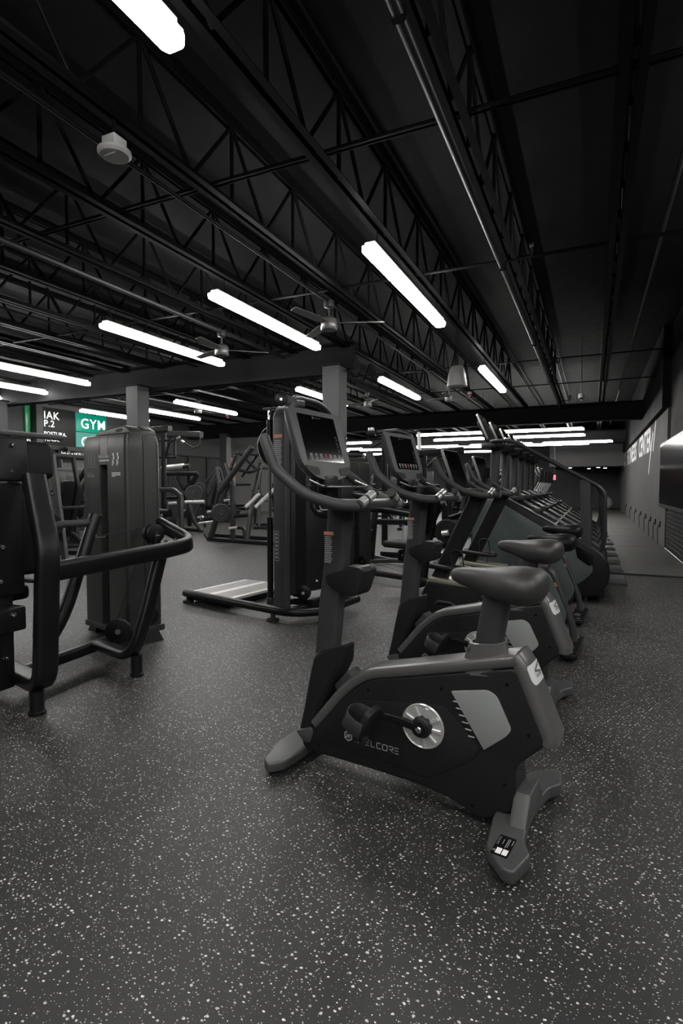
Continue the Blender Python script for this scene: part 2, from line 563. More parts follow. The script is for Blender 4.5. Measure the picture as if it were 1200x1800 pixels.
# open web joists running along the hall
def make_joist(x, ya, yb, webs):
    j = bpy.data.objects.new('roof_joist', None); COL.objects.link(j)
    j.location = (x, (ya + yb) / 2, 3.45)
    j['kind'] = 'structure'
    L = yb - ya
    bm = NB()
    for s in (-1, 1):
        box(bm, (s * 0.045, 0, 0), (0.05, L, 0.007)); box(bm, (s * 0.023, 0, 0.03), (0.007, L, 0.055))
    finish('bottom_chord', bm, 'joist_paint', j, 0)
    bm = NB()
    for s in (-1, 1):
        box(bm, (s * 0.045, 0, 0.68), (0.05, L, 0.007)); box(bm, (s * 0.023, 0, 0.65), (0.007, L, 0.055))
    finish('top_chord', bm, 'joist_paint', j, 0)
    if webs:
        for k in range(14):
            y = -L / 2 + k * 1.0 + 5.2
            for q in range(3):
                o = bpy.data.objects.new('web_bar', WEB[q]); COL.objects.link(o); o.parent = j
                o.location = (0, y, 0)
WEB = []
for a, b in (((0, 0, 0.02), (0, .5, .66)), ((0, .5, .66), (0, 1.0, 0.02)), ((0, 0.5, .02), (0, .5, .66))):
    bm = NB(); sweep(bm, [a, b], rrect(0.028, 0.028, 0.006, 1))
    me = bpy.data.meshes.new('web_bar'); bmesh.ops.recalc_face_normals(bm, faces=bm.faces[:]); bm.to_mesh(me); bm.free()
    me.materials.append(MATS['joist_paint']); WEB.append(me)
for k in range(15):
    xj = 0.16 - 0.965 * k
    make_joist(xj, -5.9, 32.9, k < 9)
# cross bridging rods
for y in (3.45, 5.82, 10.6, 13.2):
    for z, nm in ((3.47, 'bridging_rod'), ):
        bm = NB(); rod(bm, (-13.9, y, z), (1.2, y, z), 0.013, 6); rod(bm, (-13.9, y + .06, z + .01), (1.2, y + .06, z + .01), 0.008, 6)
        o = struct(nm, bm, 'joist_paint')
# sprinkler pipe and conduit under the joists by the cardio row
pp = thing('sprinkler_pipe', 'long black sprinkler pipe running under the ceiling above the cardio row', 'pipe', (-0.86, 9, 3.36))
bm = NB(); rod(bm, (0, -8.8, 0), (0, 15, 0), 0.03, 12); finish('pipe', bm, 'powder_dark', pp)
for y in (-6.5, -3.3, -0.1, 3.1, 6.3):
    bm = NB(); rod(bm, (0, y, 0.02), (0, y, 0.12), 0.008, 6); box(bm, (0, y, 0), (0.075, 0.03, 0.075), 0.01, 1); finish('hanger', bm, 'joist_paint', pp)
for y in (-3.4, 1.5, 6.2):
    bm = NB(); rod(bm, (0, y, 0), (0.28, y, 0.02), 0.013, 8); rod(bm, (0.28, y, 0.02), (0.28, y, 0.10), 0.013, 8)
    lathe(bm, [(0.012, 0.1), (0.018, 0.11), (0.018, 0.135), (0.03, 0.137), (0.03, 0.14)], (0.28, y, 0), 'z', 10)
    finish('sprinkler_head', bm, 'powder_dark', pp)
for i, (x, z) in enumerate(((-2.95, 3.41), (-4.88, 3.40), (-6.75, 3.41))):
    o = None
    bm = NB(); rod(bm, (x, 0.5, z), (x, 24, z), 0.016 if i != 1 else 0.03, 8)
    o = finish('ceiling_conduit', bm, 'joist_paint' if i != 1 else 'powder_dark')
    tag(o, ['thin black conduit along the joist that carries the white round sensor', 'thicker black pipe along the ceiling beside the hanging fan rods', 'thin black conduit along the joist above the left machines'][i], 'conduit')
bm = NB(); rod(bm, (0.55, 2.5, 3.6), (0.55, 24, 3.6), 0.02, 8)
tag(finish('ceiling_conduit', bm, 'powder_dark'), 'faint dark conduit high over the aisle beside the right wall', 'conduit')

# ------------------------------------------------------------------ linear lights
def make_light(drop):
    t = thing('linear_light', '', 'light')
    bm = NB(); box(bm, (0, 0, 0.045), (0.10, 2.36, 0.05), 0.008, 1); finish('housing', bm, 'fixture_white', t)
    bm = NB()
    rows = []
    for y, k in ((-1.22, 0.75), (-1.19, 1), (1.19, 1), (1.22, 0.75)):
        rows.append([(a * k, y, b * (0.8 + .2 * k)) for a, b in round_poly([(-.066, .022), (-.066, -.035), (.066, -.035), (.066, .022)], [0.004, .03, .03, .004], 3)])
    loft(bm, rows)
    finish('diffuser', bm, 'led', t, 50)
    for y in (-1.0, 1.0):
        bm = NB(); rod(bm, (0, y, 0.06), (0, y, drop), 0.004, 6); box(bm, (0, y, 0.072), (0.03, 0.02, 0.01)); finish('hanger', bm, 'joist_paint', t)
    return t
LPS = {}
def put_light(x, y, z, rz, label, group, drop):
    if drop in LPS: t = copy_tree(LPS[drop])
    else:
        t = make_light(drop); LPS[drop] = t
    t.location = (x, y, z); t.rotation_euler = (0, 0, math.radians(rz))
    t['label'] = label; t['group'] = group
ROWS = {-1.77: ('above the upright bikes', [-4.3, .82, 5.60, 10.82]), -3.69: ('above the standing machine', [5.97, 11.0]),
        -5.62: ('above the leverage press', [6.27, 11.25]), -9.09: ('above the pulldown station', [.9, 6.6, 11.5]),
        -10.79: ('over the counter', [.9, 6.95, 12.0]), -12.45: ('under the left signs', [.9, 7.25, 11.65])}
for x, (where, ys) in ROWS.items():
    for y in ys:
        bay = 'by the front wall' if y < -3 else 'ahead of the columns' if y < 3 else 'before the first girder' if y < 8 else 'between the two girders'
        put_light(x, y, 3.2, 0, 'white linear light in the row %s, %s' % (where, bay), 'lengthwise linear lights', .25 if x > -6 else .998)
for x, where in ((0.2, 'over the aisle beside the bikes'), (2.15, 'over the wide part of the hall'), (4.1, 'along the far right front wall')):
    for y in ((-4.3, -0.6) if x < 1 else (-4.3, 0.8, 5.6)):
        bay = 'by the front wall' if y < -3 else 'ahead of the columns' if y < 3 else 'by the return wall'
        put_light(x, y, 3.2, 0, 'white linear light %s, %s' % (where, bay), 'lengthwise linear lights', .998)
for n, (y, z, xs) in enumerate(((18.2, 2.93, (-1.5, -4.3, -9.4)), (20.4, 2.93, (-1.5, -4.3, -9.3)), (22.6, 2.85, (-0.6, -3.4, -6.3, -10.6)), (23.4, 2.85, (-1.4, -5.0, -8.6, -11.6)), (26.6, 2.85, (-4.6, -7.6, -11)))):
    for x in xs:
        put_light(x, y, z, 90, 'white linear light in crosswise row %d counted from the second girder' % (n + 1), 'crosswise linear lights far back', round(4.198 - z, 3))

# ------------------------------------------------------------------ ceiling fans, speaker, sensors
def make_fan():
    t = thing('ceiling_fan', '', 'fan')
    bm = NB(); lathe(bm, [(0.02, 0.20), (0.06, 0.21), (0.065, 0.25), (0.06, 0.29)], seg=16); finish('canopy', bm, 'powder_dark', t)
    bm = NB(); rod(bm, (0, 0, 0.06), (0, 0, 0.22), 0.014, 8); finish('downrod', bm, 'frame_grey', t)
    bm = NB(); lathe(bm, [(0.02, 0.10), (0.06, 0.09), (0.095, 0.06), (0.10, 0.02), (0.10, -0.05), (0.09, -0.065), (0.02, -0.068)], seg=20); finish('motor', bm, 'cover_grey', t)
    for k in range(3):
        R = Matrix.Rotation(k * 2 * PI / 3 + 0.35, 4, 'Z')
        bm = NB()
        M = R @ Matrix.Rotation(math.radians(12), 4, 'X')
        prism(bm, round_poly([(0.09, -.035), (.25, -.06), (.66, -.055), (.68, .04), (.25, .06), (.09, .03)], .02, 3), 'z', 0.016, 0.024, M=M)
        b = finish('blade', bm, 'cover_grey', t)
    return t
fans = [((-2.95, 6.05, 3.14), 'dark ceiling fan with broad blades above the gym column', 0),
        ((-4.88, 6.5, 3.12), 'dark ceiling fan whose rod drops beside the end of a light', 20),
        ((-4.88, 12.1, 3.12), 'small dark ceiling fan beyond the column over the machines', 50),
        ((-2.95, 12.15, 3.14), 'small dark ceiling fan hanging below the white loudspeaker', 15),
        ((-9.49, 11.6, 3.17), 'small dark ceiling fan above the weight stack machines', 70)]
f0 = make_fan()
for i, (loc, lab, a) in enumerate(fans):
    f = f0 if i == 0 else copy_tree(f0)
    f.location = loc; f.rotation_euler = (0, 0, math.radians(a)); f['label'] = lab
t = thing('hanging_speaker', 'white cone-shaped loudspeaker hanging from the ceiling', 'speaker', (-2.13, 9.3, 2.86))
bm = NB(); lathe(bm, [(0.13, 0), (0.165, 0.012), (0.165, 0.04), (0.145, 0.2), (0.115, 0.32), (0.09, 0.345), (0.02, 0.35)], seg=24); finish('cabinet', bm, 'device_white', t)
bm = NB(); lathe(bm, [(0.125, -0.004), (0.125, 0.002)], seg=24); finish('grille', bm, 'accent_grey', t)
bm = NB(); rod(bm, (0.02, 0, 0.34), (0.02, 0, 1.338), 0.004, 6); rod(bm, (-0.02, 0, 0.34), (-0.02, 0, 1.338), 0.004, 6); finish('hanging_cable', bm, 'joist_paint', t)
t = thing('ceiling_sensor', 'white round sensor disc on a square box under a joist', 'sensor', (-2.735, 2.58, 3.25))
bm = NB(); rod(bm, (0, 0, 0.07), (0, 0, 0.199), 0.012, 8); finish('stem', bm, 'joist_paint', t)
bm = NB(); lathe(bm, [(0.035, -.028), (0.085, -0.026), (0.1, -.012), (0.1, 0.004), (0.06, 0.012)], seg=28); finish('disc', bm, 'device_white', t)
bm = NB(); box(bm, (0, 0, 0.045), (0.105, 0.105, 0.078), 0.008, 2); finish('mounting_box', bm, 'device_white', t)
bm = NB(); box(bm, (0.0, -0.035, -.029), (0.09, 0.008, 0.004), 0.001, 1); finish('ridge', bm, 'fixture_white', t)
for (x, y), lab in (((-2.735, 13.3), 'small red and white smoke detector by the hanging loudspeaker'), ((-10.455, 14.2), 'small red and white smoke detector over the far machines')):
    t = thing('smoke_detector', lab, 'smoke detector', (x, y, 3.388))
    bm = NB(); lathe(bm, [(0.05, 0.06), (0.06, 0.05), (0.06, 0.0)], seg=16); finish('base', bm, 'device_white', t)
    bm = NB(); lathe(bm, [(0.052, 0.0), (0.05, -0.03), (0.03, -.035)], seg=16); finish('red_ring', bm, 'print_red', t)
    bm = NB(); lathe(bm, [(0.025, -0.03), (0.02, -0.06), (0.01, -.065)], seg=12); finish('lens', bm, 'device_white', t)
t = thing('dome_camera', 'small white dome camera under the black ceiling over the aisle', 'camera', (-0.25, 12.0, 2.95))
bm = NB(); lathe(bm, [(0.05, 0.08), (0.06, 0.05), (0.06, 0.0), (0.045, -0.01)], seg=16); finish('body', bm, 'device_white', t)
bm = NB(); lathe(bm, [(0.04, -0.008), (0.03, -0.035), (0.01, -.042)], seg=16); finish('dome', bm, 'screen_glass', t)
bm = NB(); rod(bm, (0, 0, .07), (0, 0, 1.248), .008, 6); finish('stem', bm, 'powder_dark', t)
for k, (x, y) in enumerate(((0.2, 28.1), (0.5, 28.9), (-1.0, 28.0), (-0.2, 29.5))):
    t = thing('downlight', 'small round downlight glowing beyond the far bulkhead', 'light', (x, y, 2.06), group='far corridor downlights')
    bm = NB(); lathe(bm, [(0.09, 0.0), (0.09, 0.05), (.05, .06)], seg=16); finish('can', bm, 'fixture_white', t)
    bm = NB(); lathe(bm, [(0.075, -0.012), (0.075, 0.0)], seg=16); finish('lamp', bm, 'downlight', t)
bm = NB(); box(bm, (-0.3, 30.3, 2.14), (3.1, 5.0, 0.06)); struct('ceiling_corridor', bm, 'deck_paint')

# ------------------------------------------------------------------ wall lettering
Mw = frame_mat((X1 - 0.003, 31.2, 2.02), (0, -1, 0), (0, 0, 1))
lt = thing('wall_lettering', 'large white painted lettering high on the grey wall', 'lettering', (0, 0, 0))
def wallword(s, y, w, h=0.62):
    o = text_mesh('word', s, 1.0, Matrix.Identity(4), 'print_white', lt, 0.0, 0.03)
    xs = [v.co.x for v in o.data.vertices]; zs = [v.co.y for v in o.data.vertices]
    ax, bx, az, bz = min(xs), max(xs), min(zs), max(zs)
    M = frame_mat((X1 - 0.004, y, 2.03), (0, -1, 0), (0, 0, 1))
    for v in o.data.vertices:
        v.co = M @ Vector(((v.co.x - ax) / (bx - ax) * w, (v.co.y - az) / (bz - az) * h, 0))
    return o
wallword('MAK', 29.6, 3.2); wallword('FITNESS', 25.2, 5.2); wallword('CENTER', 19.0, 3.9)
for (ya, za, yb, zb) in ((30.6, 2.66, 31.3, 1.98), (14.1, 2.66, 14.6, 2.0), (14.7, 2.45, 15.6, 1.5)):
    bm = NB(); M = frame_mat((X1 - 0.004, 0, 0), (0, -1, 0), (0, 0, 1))
    ribbon(bm, [(-ya, za), (-yb, zb)], 0.13, M)
    finish('slash', bm, 'print_white', lt, 0)

# wall sockets with hanging cords along the grey wall
for k, y in enumerate((12.7, 13.6, 14.7, 16.0, 17.6, 19.6, 22.0, 25.0)):
    t = thing('wall_socket', 'dark wall socket with a hanging cord low on the grey wall', 'socket', (X1, y, 0.42), group='wall sockets along the grey wall')
    bm = NB(); box(bm, (-0.012, 0, 0), (0.024, 0.08, 0.12), 0.004, 1); finish('plate', bm, 'powder_black', t)
    bm = NB(); tube(bm, [(-.03, 0, -.02), (-.05, 0.02, -.1), (-.03, 0.12, -.3), (-.04, 0.05, -.40)], 0.008, 6, 0.08); finish('cord', bm, 'rubber', t)

# display cabinet with dark glass on the boarded wall
t = thing('wall_display', 'black framed glass wall display above the boarded wall', 'display', (X1 - 0.0, 10.0, 0.78))
bm = NB(); box(bm, (0.06, 0.75, 0.62), (0.22, 3.7, 1.24), 0.01, 1); finish('cabinet', bm, 'label_black', t)
bm = NB(); box(bm, (-0.052, 0.75, 0.62), (0.008, 3.5, 1.1)); finish('glass', bm, 'glass_dark', t)

# ------------------------------------------------------------------ left wall signs, doors
def sign(name, label, y0, y1, z0, z1, m, texts):
    t = thing(name, label, 'sign', (X0, (y0 + y1) / 2, z0))
    bm = NB(); box(bm, (0.03, 0, (z1 - z0) / 2), (0.06, y1 - y0, z1 - z0), 0.004, 1); finish('panel', bm, m, t)
    for s, yy, zz, size, mm in texts:
        M = frame_mat((0.062, yy - (y0 + y1) / 2, zz - z0), (0, 1, 0), (0, 0, 1))
        text_mesh('lettering', s, size, M, mm, t, 0.0, 0.003 * size / .3, 1.0, 'LEFT', 1.08)
    return t
sign('gym_sign', 'glowing green sign panel with white GYM lettering', 11.5, 12.62, 2.82, 3.36, 'sign_green', [('GYM', 11.66, 2.93, 0.42, 'sign_white')])
sign('gym_sign', 'glowing pale teal sign panel below the green one', 11.5, 12.62, 2.24, 2.80, 'sign_teal', [('GYM', 11.66, 2.38, 0.42, 'sign_white')])
sign('sign_board', 'large black sign board with white lettering beside the green panels', 10.3, 11.48, 1.9, 3.4, 'label_black',
     [('IAK', 10.45, 3.08, 0.3, 'sign_white'), ('P.2', 10.45, 2.86, 0.26, 'sign_white'), ('POSTURA.', 10.45, 2.62, 0.15, 'sign_white'), ('TENSA.', 10.45, 2.46, 0.14, 'sign_white'), ('PO', 10.45, 2.16, 0.14, 'sign_white'), ('MAS ALLA DE TI', 10.95, 2.1, 0.09, 'sign_white')])
sign('neon_strip', 'narrow vertical green lit strip beside the pilaster', 9.92, 10.06, 1.6, 3.4, 'neon_green', [])
bm = NB(); box(bm, (X0 + .12, 10.2, 1.9), (0.24, 0.2, 3.8), 0.006, 1); struct('trim_3', bm, 'column_paint')
# reception counter under the signs
t = thing('reception_counter', 'long white-topped reception counter under the green signs', 'counter', (X0 + 1.1, 12.2, 0))
bm = NB(); box(bm, (0, 0, 0.53), (0.6, 3.4, 1.06), 0.01, 1); finish('base', bm, 'wall_dark', t)
bm = NB(); box(bm, (0.02, 0, 1.08), (0.72, 3.5, 0.05), 0.008, 1); finish('worktop', bm, 'fixture_white', t)
t = thing('lit_shelf', 'bright lit shelf strip on the wall under the signs', 'shelf', (X0, 12.6, 2.08))
bm = NB(); box(bm, (0.12, 0, 0.02), (0.24, 1.9, 0.04), 0.004, 1); finish('shelf_board', bm, 'fixture_white', t)
bm = NB(); box(bm, (0.245, 0, 0.02), (0.012, 1.9, 0.05), 0.002, 1); finish('light_strip', bm, 'sign_white', t)
t = thing('poster', 'plain white poster on the wall behind the seats', 'poster', (X0, 12.2, 1.45))
bm = NB(); box(bm, (0.01, 0, 0.25), (0.02, 0.42, 0.5), 0.002, 1); finish('sheet', bm, 'decal_white', t)
for k, y in enumerate((15.9, 17.0, 18.1)):
    bm = NB(); box(bm, (X0 + 0.03, y, 1.15), (0.06, 1.0, 2.3), 0.006, 1)
    d = struct('door_%d' % (k + 1), bm, 'door_black')
    bm = NB(); box(bm, (X0 + 0.05, y - .52, 1.17), (0.1, 0.05, 2.36), 0.004, 1); box(bm, (X0 + 0.05, y + .52, 1.17), (0.1, 0.05, 2.36), 0.004, 1); box(bm, (X0 + 0.05, y, 2.34), (0.1, 1.08, 0.05), 0.004, 1)
    finish('door_frame', bm, 'wall_dark', d)
    bm = NB(); rod(bm, (X0 + .09, y + .38, 1.0), (X0 + .09, y + .38, 1.3), .012, 8); finish('handle', bm, 'steel_dark', d)
bm = NB(); box(bm, (X0 + 0.035, 19.1, 1.3), (0.06, 0.62, 2.2), 0.004, 1)
tag(finish('wood_panel', bm, 'wood_panel'), 'orange wood panel fixed to the far left wall', 'panel')
for (x, y, z), lab in (((-2.55, 24.3, 1.8), 'red exit sign hanging over the far doorway'), ((-1.45, 24.05, 1.55), 'small narrow red exit sign edge-on beside the far machines')):
    t = thing('exit_sign', lab, 'sign', (x, y, z))
    w = .17 if 'narrow' not in lab else .05
    bm = NB(); box(bm, (0, 0, 0), (w * 2, 0.05, 0.2), 0.008, 1); finish('box', bm, 'exit_red', t)
    bm = NB(); rod(bm, (0, 0, .1), (0, 0, 4.198 - z), 0.008, 6); finish('stem', bm, 'powder_dark', t)
    if w > .1:
        text_mesh('lettering', 'EXIT', 0.15, frame_mat((-0.15, -0.027, -0.05), (1, 0, 0), (0, 0, 1)), 'sign_white', t, 0.0, 0.002)

# drinks coolers far back
def cooler(x, y, lab):
    t = thing('drinks_cooler', lab, 'cooler', (x, y, 0))
    bm = NB()
    for a in (-.56, .56): box(bm, (a, 0, 1.07), (0.06, 0.6, 2.14), 0.005, 1)
    box(bm, (0, 0, 2.1), (1.18, 0.6, 0.1), .005, 1); box(bm, (0, 0, 0.06), (1.18, 0.6, 0.12), .005, 1); box(bm, (0, 0.28, 1.0), (1.1, 0.04, 1.9))
    finish('cabinet', bm, 'powder_black', t)
    for k in range(5):
        bm = NB(); box(bm, (0, 0.0, 0.35 + .36 * k), (1.06, 0.5, 0.015)); s = finish('shelf', bm, 'steel_dark', t)
        bm = NB(); box(bm, (0, -0.2, 0.345 + .36 * k + .33), (1.04, 0.02, 0.012)); finish('light_strip', bm, 'cooler_light', s)
    return t
BT = {}
for m in ('bottle_green', 'bottle_pale', 'bottle_dark'):
    bm = NB(); lathe(bm, [(0.04, 0), (0.042, 0.01), (0.042, 0.16), (0.016, 0.21), (0.016, 0.245), (0.014, .25)], seg=8)
    me = bpy.data.meshes.new('drinks_bottle'); bmesh.ops.recalc_face_normals(bm, faces=bm.faces[:]); bm.to_mesh(me); bm.free(); me.materials.append(MATS[m]); BT[m] = me
rb = random.Random(3)
for cx, cy, lab in ((-7.3, 23.6, 'lit glass-fronted drinks cooler far back between the machines'), (-9.9, 23.9, 'second lit drinks cooler far back beside the cable frame')):
    cooler(cx, cy, lab)
    for k in range(5):
        for q in range(7):
            m = rb.choice(['bottle_green', 'bottle_pale', 'bottle_pale', 'bottle_dark'])
            o = bpy.data.objects.new('drinks_bottle', BT[m]); COL.objects.link(o)
            o.location = (cx - .42 + .14 * q, cy - .08, 0.359 + .36 * k); o.scale = (.9, .9, .9)
            tag(o, '%s bottle on the %s shelf of the %s drinks cooler' % ({'bottle_green': 'green', 'bottle_pale': 'pale', 'bottle_dark': 'dark'}[m], ['lowest', 'second lowest', 'middle', 'second highest', 'highest'][k], 'second' if 'second' in lab else 'first'), 'bottle', 'bottles in the drinks coolers')
# ------------------------------------------------------------------ shared cardio parts
def superell(x, cy, zc, hw, hh, n=20, p=2.4):
    out = []
    for k in range(n):
        a = 2 * PI * k / n
        c, s = math.cos(a), math.sin(a)
        out.append((x, cy + hw * math.copysign(abs(c) ** (2 / p), c), zc + hh * math.copysign(abs(s) ** (2 / p), s)))
    return out

def saddle(parent, dx=0, dz=0, k=1.0, material='seat_vinyl'):
    rows = [(.310, .012, .872, .850), (.302, .028, .880, .838), (.275, .038, .887, .826), (.235, .044, .890, .815),
            (.19, .058, .892, .800), (.145, .085, .897, .787), (.10, .112, .903, .779), (.055, .124, .905, .777),
            (.015, .118, .902, .782), (-.008, .095, .893, .795), (-.020, .06, .878, .815), (-.024, .02, .862, .835)]
    bm = NB()
    rings = []
    for x, hw, zt, zb in rows:
        rings.append([(px + dx, py * k, pz + dz) for px, py, pz in superell(x, 0, (zt + zb) / 2, hw, (zt - zb) / 2)])
    loft(bm, rings)
    o = finish('saddle', bm, material, parent, 60)
    return o

def handlebars(t, grips=True, dx=0.0, dz=0.0):
    for s in (1, -1):
        P = [(.995, .245, 1.372), (.935, .25, 1.245), (.79, .25, 1.146), (.665, .215, 1.110), (.605, .15, 1.108)]
        P = [(a + dx, b * s, c + dz) for a, b, c in P]
        bm = NB()
        pts = fillet(P, [.035, .06, .08], 6)
        pts = [pts[0] + (pts[0] - pts[1]).normalized() * .012] + pts
        sc = [0.6] + [1.0] * (len(pts) - 1)
        sweep(bm, pts, circ(.0215, 14), scale=sc)
        b = finish('handlebar', bm, 'foam', t, 60)
        bm = NB()
        tube(bm, [(.93 + dx, .225 * s, 1.265 + dz), (.905 + dx, .22 * s, 1.225 + dz), (.80 + dx, .228 * s, 1.16 + dz)], .006, 6, .03)
        finish('seam', bm, 'rubber', b, 60)
        if grips:
            bm = NB(); tube(bm, [(.612 + dx, .165 * s, 1.110 + dz), (.600 + dx, .075 * s, 1.152 + dz)], .0185, 12)
            g = finish('pulse_grip', bm, 'grip_metal', t, 60)
            for pa, pb, rr in (((.6065, .124, 1.1292), (.6055, .116, 1.1329), .0192), ((.613, .172, 1.107), (.611, .158, 1.1135), .0198), ((.6004, .078, 1.1506), (.5988, .066, 1.1562), .0192)):
                bm = NB(); tube(bm, [(pa[0] + dx, pa[1] * s, pa[2] + dz), (pb[0] + dx, pb[1] * s, pb[2] + dz)], rr, 12)
                finish('grip_band', bm, 'rubber', g, 60)
    bm = NB()
    prism(bm, round_poly([(.82, -.05), (.82, .05), (.70, .225), (.60, .16), (.60, -.16), (.70, -.225)], .03, 4), 'z', 1.098 + dz, 1.128 + dz, .008)
    shift(bm, (dx, 0, 0))
    finish('bar_plate', bm, 'frame_grey', t)

def leveler(parent, x, y, top=0.03, r=0.022):
    bm = NB(); lathe(bm, [(r * .5, top), (r * .5, .014), (r, .012), (r, 0.0)], (x, y, 0), 'z', 14)
    return finish('leveling_foot', bm, 'rubber', parent)

# ------------------------------------------------------------------ upright bike
def make_upright_bike():
    t = thing('upright_bike', '', 'exercise bike', group='upright bikes at the head of the row')
    HW = .070
    # main shell
    out = [(.955, .10), (.93, .064), (.64, .070), (.40, .070), (.29, .056), (.185, .022), (.15, .022), (.048, .085), (.055, .235), (-.045, .335),
           (.055, .575), (.493, .462), (.62, .432), (.72, .352), (.86, .205)]
    bm = NB(); prism(bm, round_poly(out, [.02, .02, .03, .03, .03, .02, .02, .02, .03, .02, .02, .03, .04, .03, .02], 3), 'y', -HW, HW, .012, 3)
    body = finish('body_shell', bm, 'black_plastic', t)
    # domed top cover and rear cover
    bm = NB()
    path = fillet([(.885, 0, .185), (.745, 0, .355), (.645, 0, .440), (.49, 0, .479), (.055, 0, .596)], [.05, .08, .06], 5)
    sweep(bm, path, [(.0745 * math.copysign(abs(math.cos(a)) ** .55, math.cos(a)), .005 + .020 * math.copysign(abs(math.sin(a)) ** .8, math.sin(a)) - (.010 if math.sin(a) < 0 else 0)) for a in [2 * PI * k / 24 for k in range(24)]])
    finish('top_cover', bm, 'cover_grey', t, 50)
    bm = NB()
    path = fillet([(.070, 0, .606), (.045, 0, .575), (-.050, 0, .352), (-.047, 0, .332)], [.015, .012], 4)
    sweep(bm, path, [(.0735 * math.copysign(abs(math.cos(a)) ** .6, math.cos(a)), .030 * math.copysign(abs(math.sin(a)) ** .8, math.sin(a))) for a in [2 * PI * k / 24 for k in range(24)]], up=(-1, 0, 0.3))
    rc = finish('rear_cover', bm, 'cover_grey', t, 50)
    # decal on the rear cover
    Md = frame_mat((.0285, 0, .567 + .0), (0, -1, 0), (.39, 0, .92))
    Md.translation = Vector((.0105, 0, .524)) + Vector((-.92, 0, .39)) * .0052
    def wrap(u, v):
        k = max(0.0, 1 - (abs(u) / .0735) ** 3.333) ** .4
        return Vector((.0465, 0, .577)) + Vector((-.39, 0, -.92)) * (v) + Vector((0, u, 0)) + Vector((-.92, 0, .39)) * (.030 * k + .0022)
    def wrap_patch(poly_rows, material, name):
        b = NB(); prev = None
        for v, u0, u1 in poly_rows:
            row = [b.verts.new(wrap(u0 + (u1 - u0) * j / 8, v)) for j in range(9)]
            if prev:
                for j in range(8): b.faces.new((prev[j], prev[j + 1], row[j + 1], row[j]))
            prev = row
        return finish(name, b, material, rc, 60)
    wrap_patch([(.004, -.060, .060), (.012, -.064, .064), (.05, -.064, .064), (.064, -.060, .060), (.07, -.052, .052)], 'decal_white', 'decal')
    for u0, u1 in ((.04, .02), ):
        pass
    b = NB()
    def wstroke(pts, w):
        for (ua, va), (ub, vb) in zip(pts[:-1], pts[1:]):
            dx, dy = ub - ua, vb - va; L = math.hypot(dx, dy); nx, ny = -dy / L * w / 2, dx / L * w / 2
            N = 4
            pr_ = None
            for j in range(N + 1):
                f = j / N
                cu, cv = ua + dx * f, va + dy * f
                r_ = [b.verts.new(wrap(cu + nx, cv + ny) + Vector((-.92, 0, .39)) * .0008), b.verts.new(wrap(cu - nx, cv - ny) + Vector((-.92, 0, .39)) * .0008)]
                if pr_: b.faces.new((pr_[0], pr_[1], r_[1], r_[0]))
                pr_ = r_
    wstroke([(-.045, .012), (.028, .03), (-.03, .042)], .007)
    for k in range(5): wstroke([(.025 - .012 * k, .043), (.022 - .012 * k, .052)], .006)
    finish('decal_mark', b, 'print_dim', rc, 0)
    # side panels, accents, screws on both sides
    for s in (1, -1):
        lo, hi = (HW - .004, HW + .004) if s > 0 else (-HW - .004, -HW + .004)
        bm = NB()
        prism(bm, round_poly([(.866, .137), (.707, .322), (.66, .338), (.31, .392), (.172, .272), (.20, .22), (.374, .105), (.58, .126), (.64, .112), (.75, .118)], .02, 3), 'y', lo, hi, .003, 2)
        sp = finish('side_panel', bm, 'black_plastic', t)
        lo2, hi2 = (HW - .002, HW + .006) if s > 0 else (-HW - .006, -HW + .002)
        bm = NB()
        prism(bm, round_poly([(.282, .452), (.15, .483), (.118, .468), (.066, .362), (.085, .335), (.160, .270)], [.006, .03, .04, .03, .02, .004], 4), 'y', lo2, hi2, .002, 2)
        finish('accent_panel', bm, 'accent_grey', t)
        for k in range(6):
            f = k / 5
            bx_, bz = .262 - .056 * f, .417 - .112 * f
            bm = NB(); M = Matrix.Translation((bx_, s * (HW + .003), bz)) @ Matrix.Rotation(-.04, 4, 'Y')
            box(bm, (0, 0, 0), (.024, .006, .004), .001, 1, None); apply(bm, M)
            finish('vent_rib', bm, 'print_grey', t)
        for (sx, sz) in ((.623, .385), (.319, .452), (.085, .514), (.012, .357), (.088, .166), (.2, .058), (.86, .105)):
            bm = NB(); lathe(bm, [(.0065, 0), (.0065, .0012), (.003, .0014)], (sx, s * HW, sz) if s > 0 else (sx, -HW - .0012, sz), 'y', 10)
            finish('screw', bm, 'label_black', t)
        # crank cover disc
        cx, cz = .388, .301
        bm = NB(); lathe(bm, [(.082, 0), (.084, .006), (.080, .010), (.076, .006), (.02, .006)] if s > 0 else [(.082, 0), (.084, -.006), (.080, -.010), (.076, -.006), (.02, -.006)], (cx, s * (HW + .003), cz), 'y', 36)
        dsc = finish('crank_disc', bm, 'disc_silver', t, 40)
        for k in range(9):
            a = 2 * PI * k / 9 + .2
            bm = NB()
            M = Matrix.Translation((cx, s * (HW + .010), cz)) @ Matrix.Rotation(a, 4, 'Y')
            prism(bm, [(.028, -.006), (.072, -.011), (.074, .003), (.028, .006)], 'y', -.004, .005, .002, 1)
            apply(bm, M)
            finish('disc_rib', bm, 'disc_silver', dsc, 30)
        bm = NB(); lathe(bm, [(.040, 0), (.038, s * .022), (.030, s * .028), (.012, s * .028)], (cx, s * (HW + .004), cz), 'y', 24)
        finish('hub', bm, 'black_plastic', t)
        bm = NB(); lathe(bm, [(.0125, 0), (.0125, s * .004), (.009, s * .007), (.005, s * .007)], (cx, s * (HW + .044), cz), 'y', 14)
        finish('crank_bolt', bm, 'chrome', t)
        ex, ez = cx + s * .165, cz + s * .016
        bm = NB()
        pa = [(cx, s * (HW + .036), cz), (cx + s * .05, s * (HW + .036), cz + s * .010), (cx + s * .12, s * (HW + .046), cz + s * .020), (ex, s * (HW + .052), ez)]
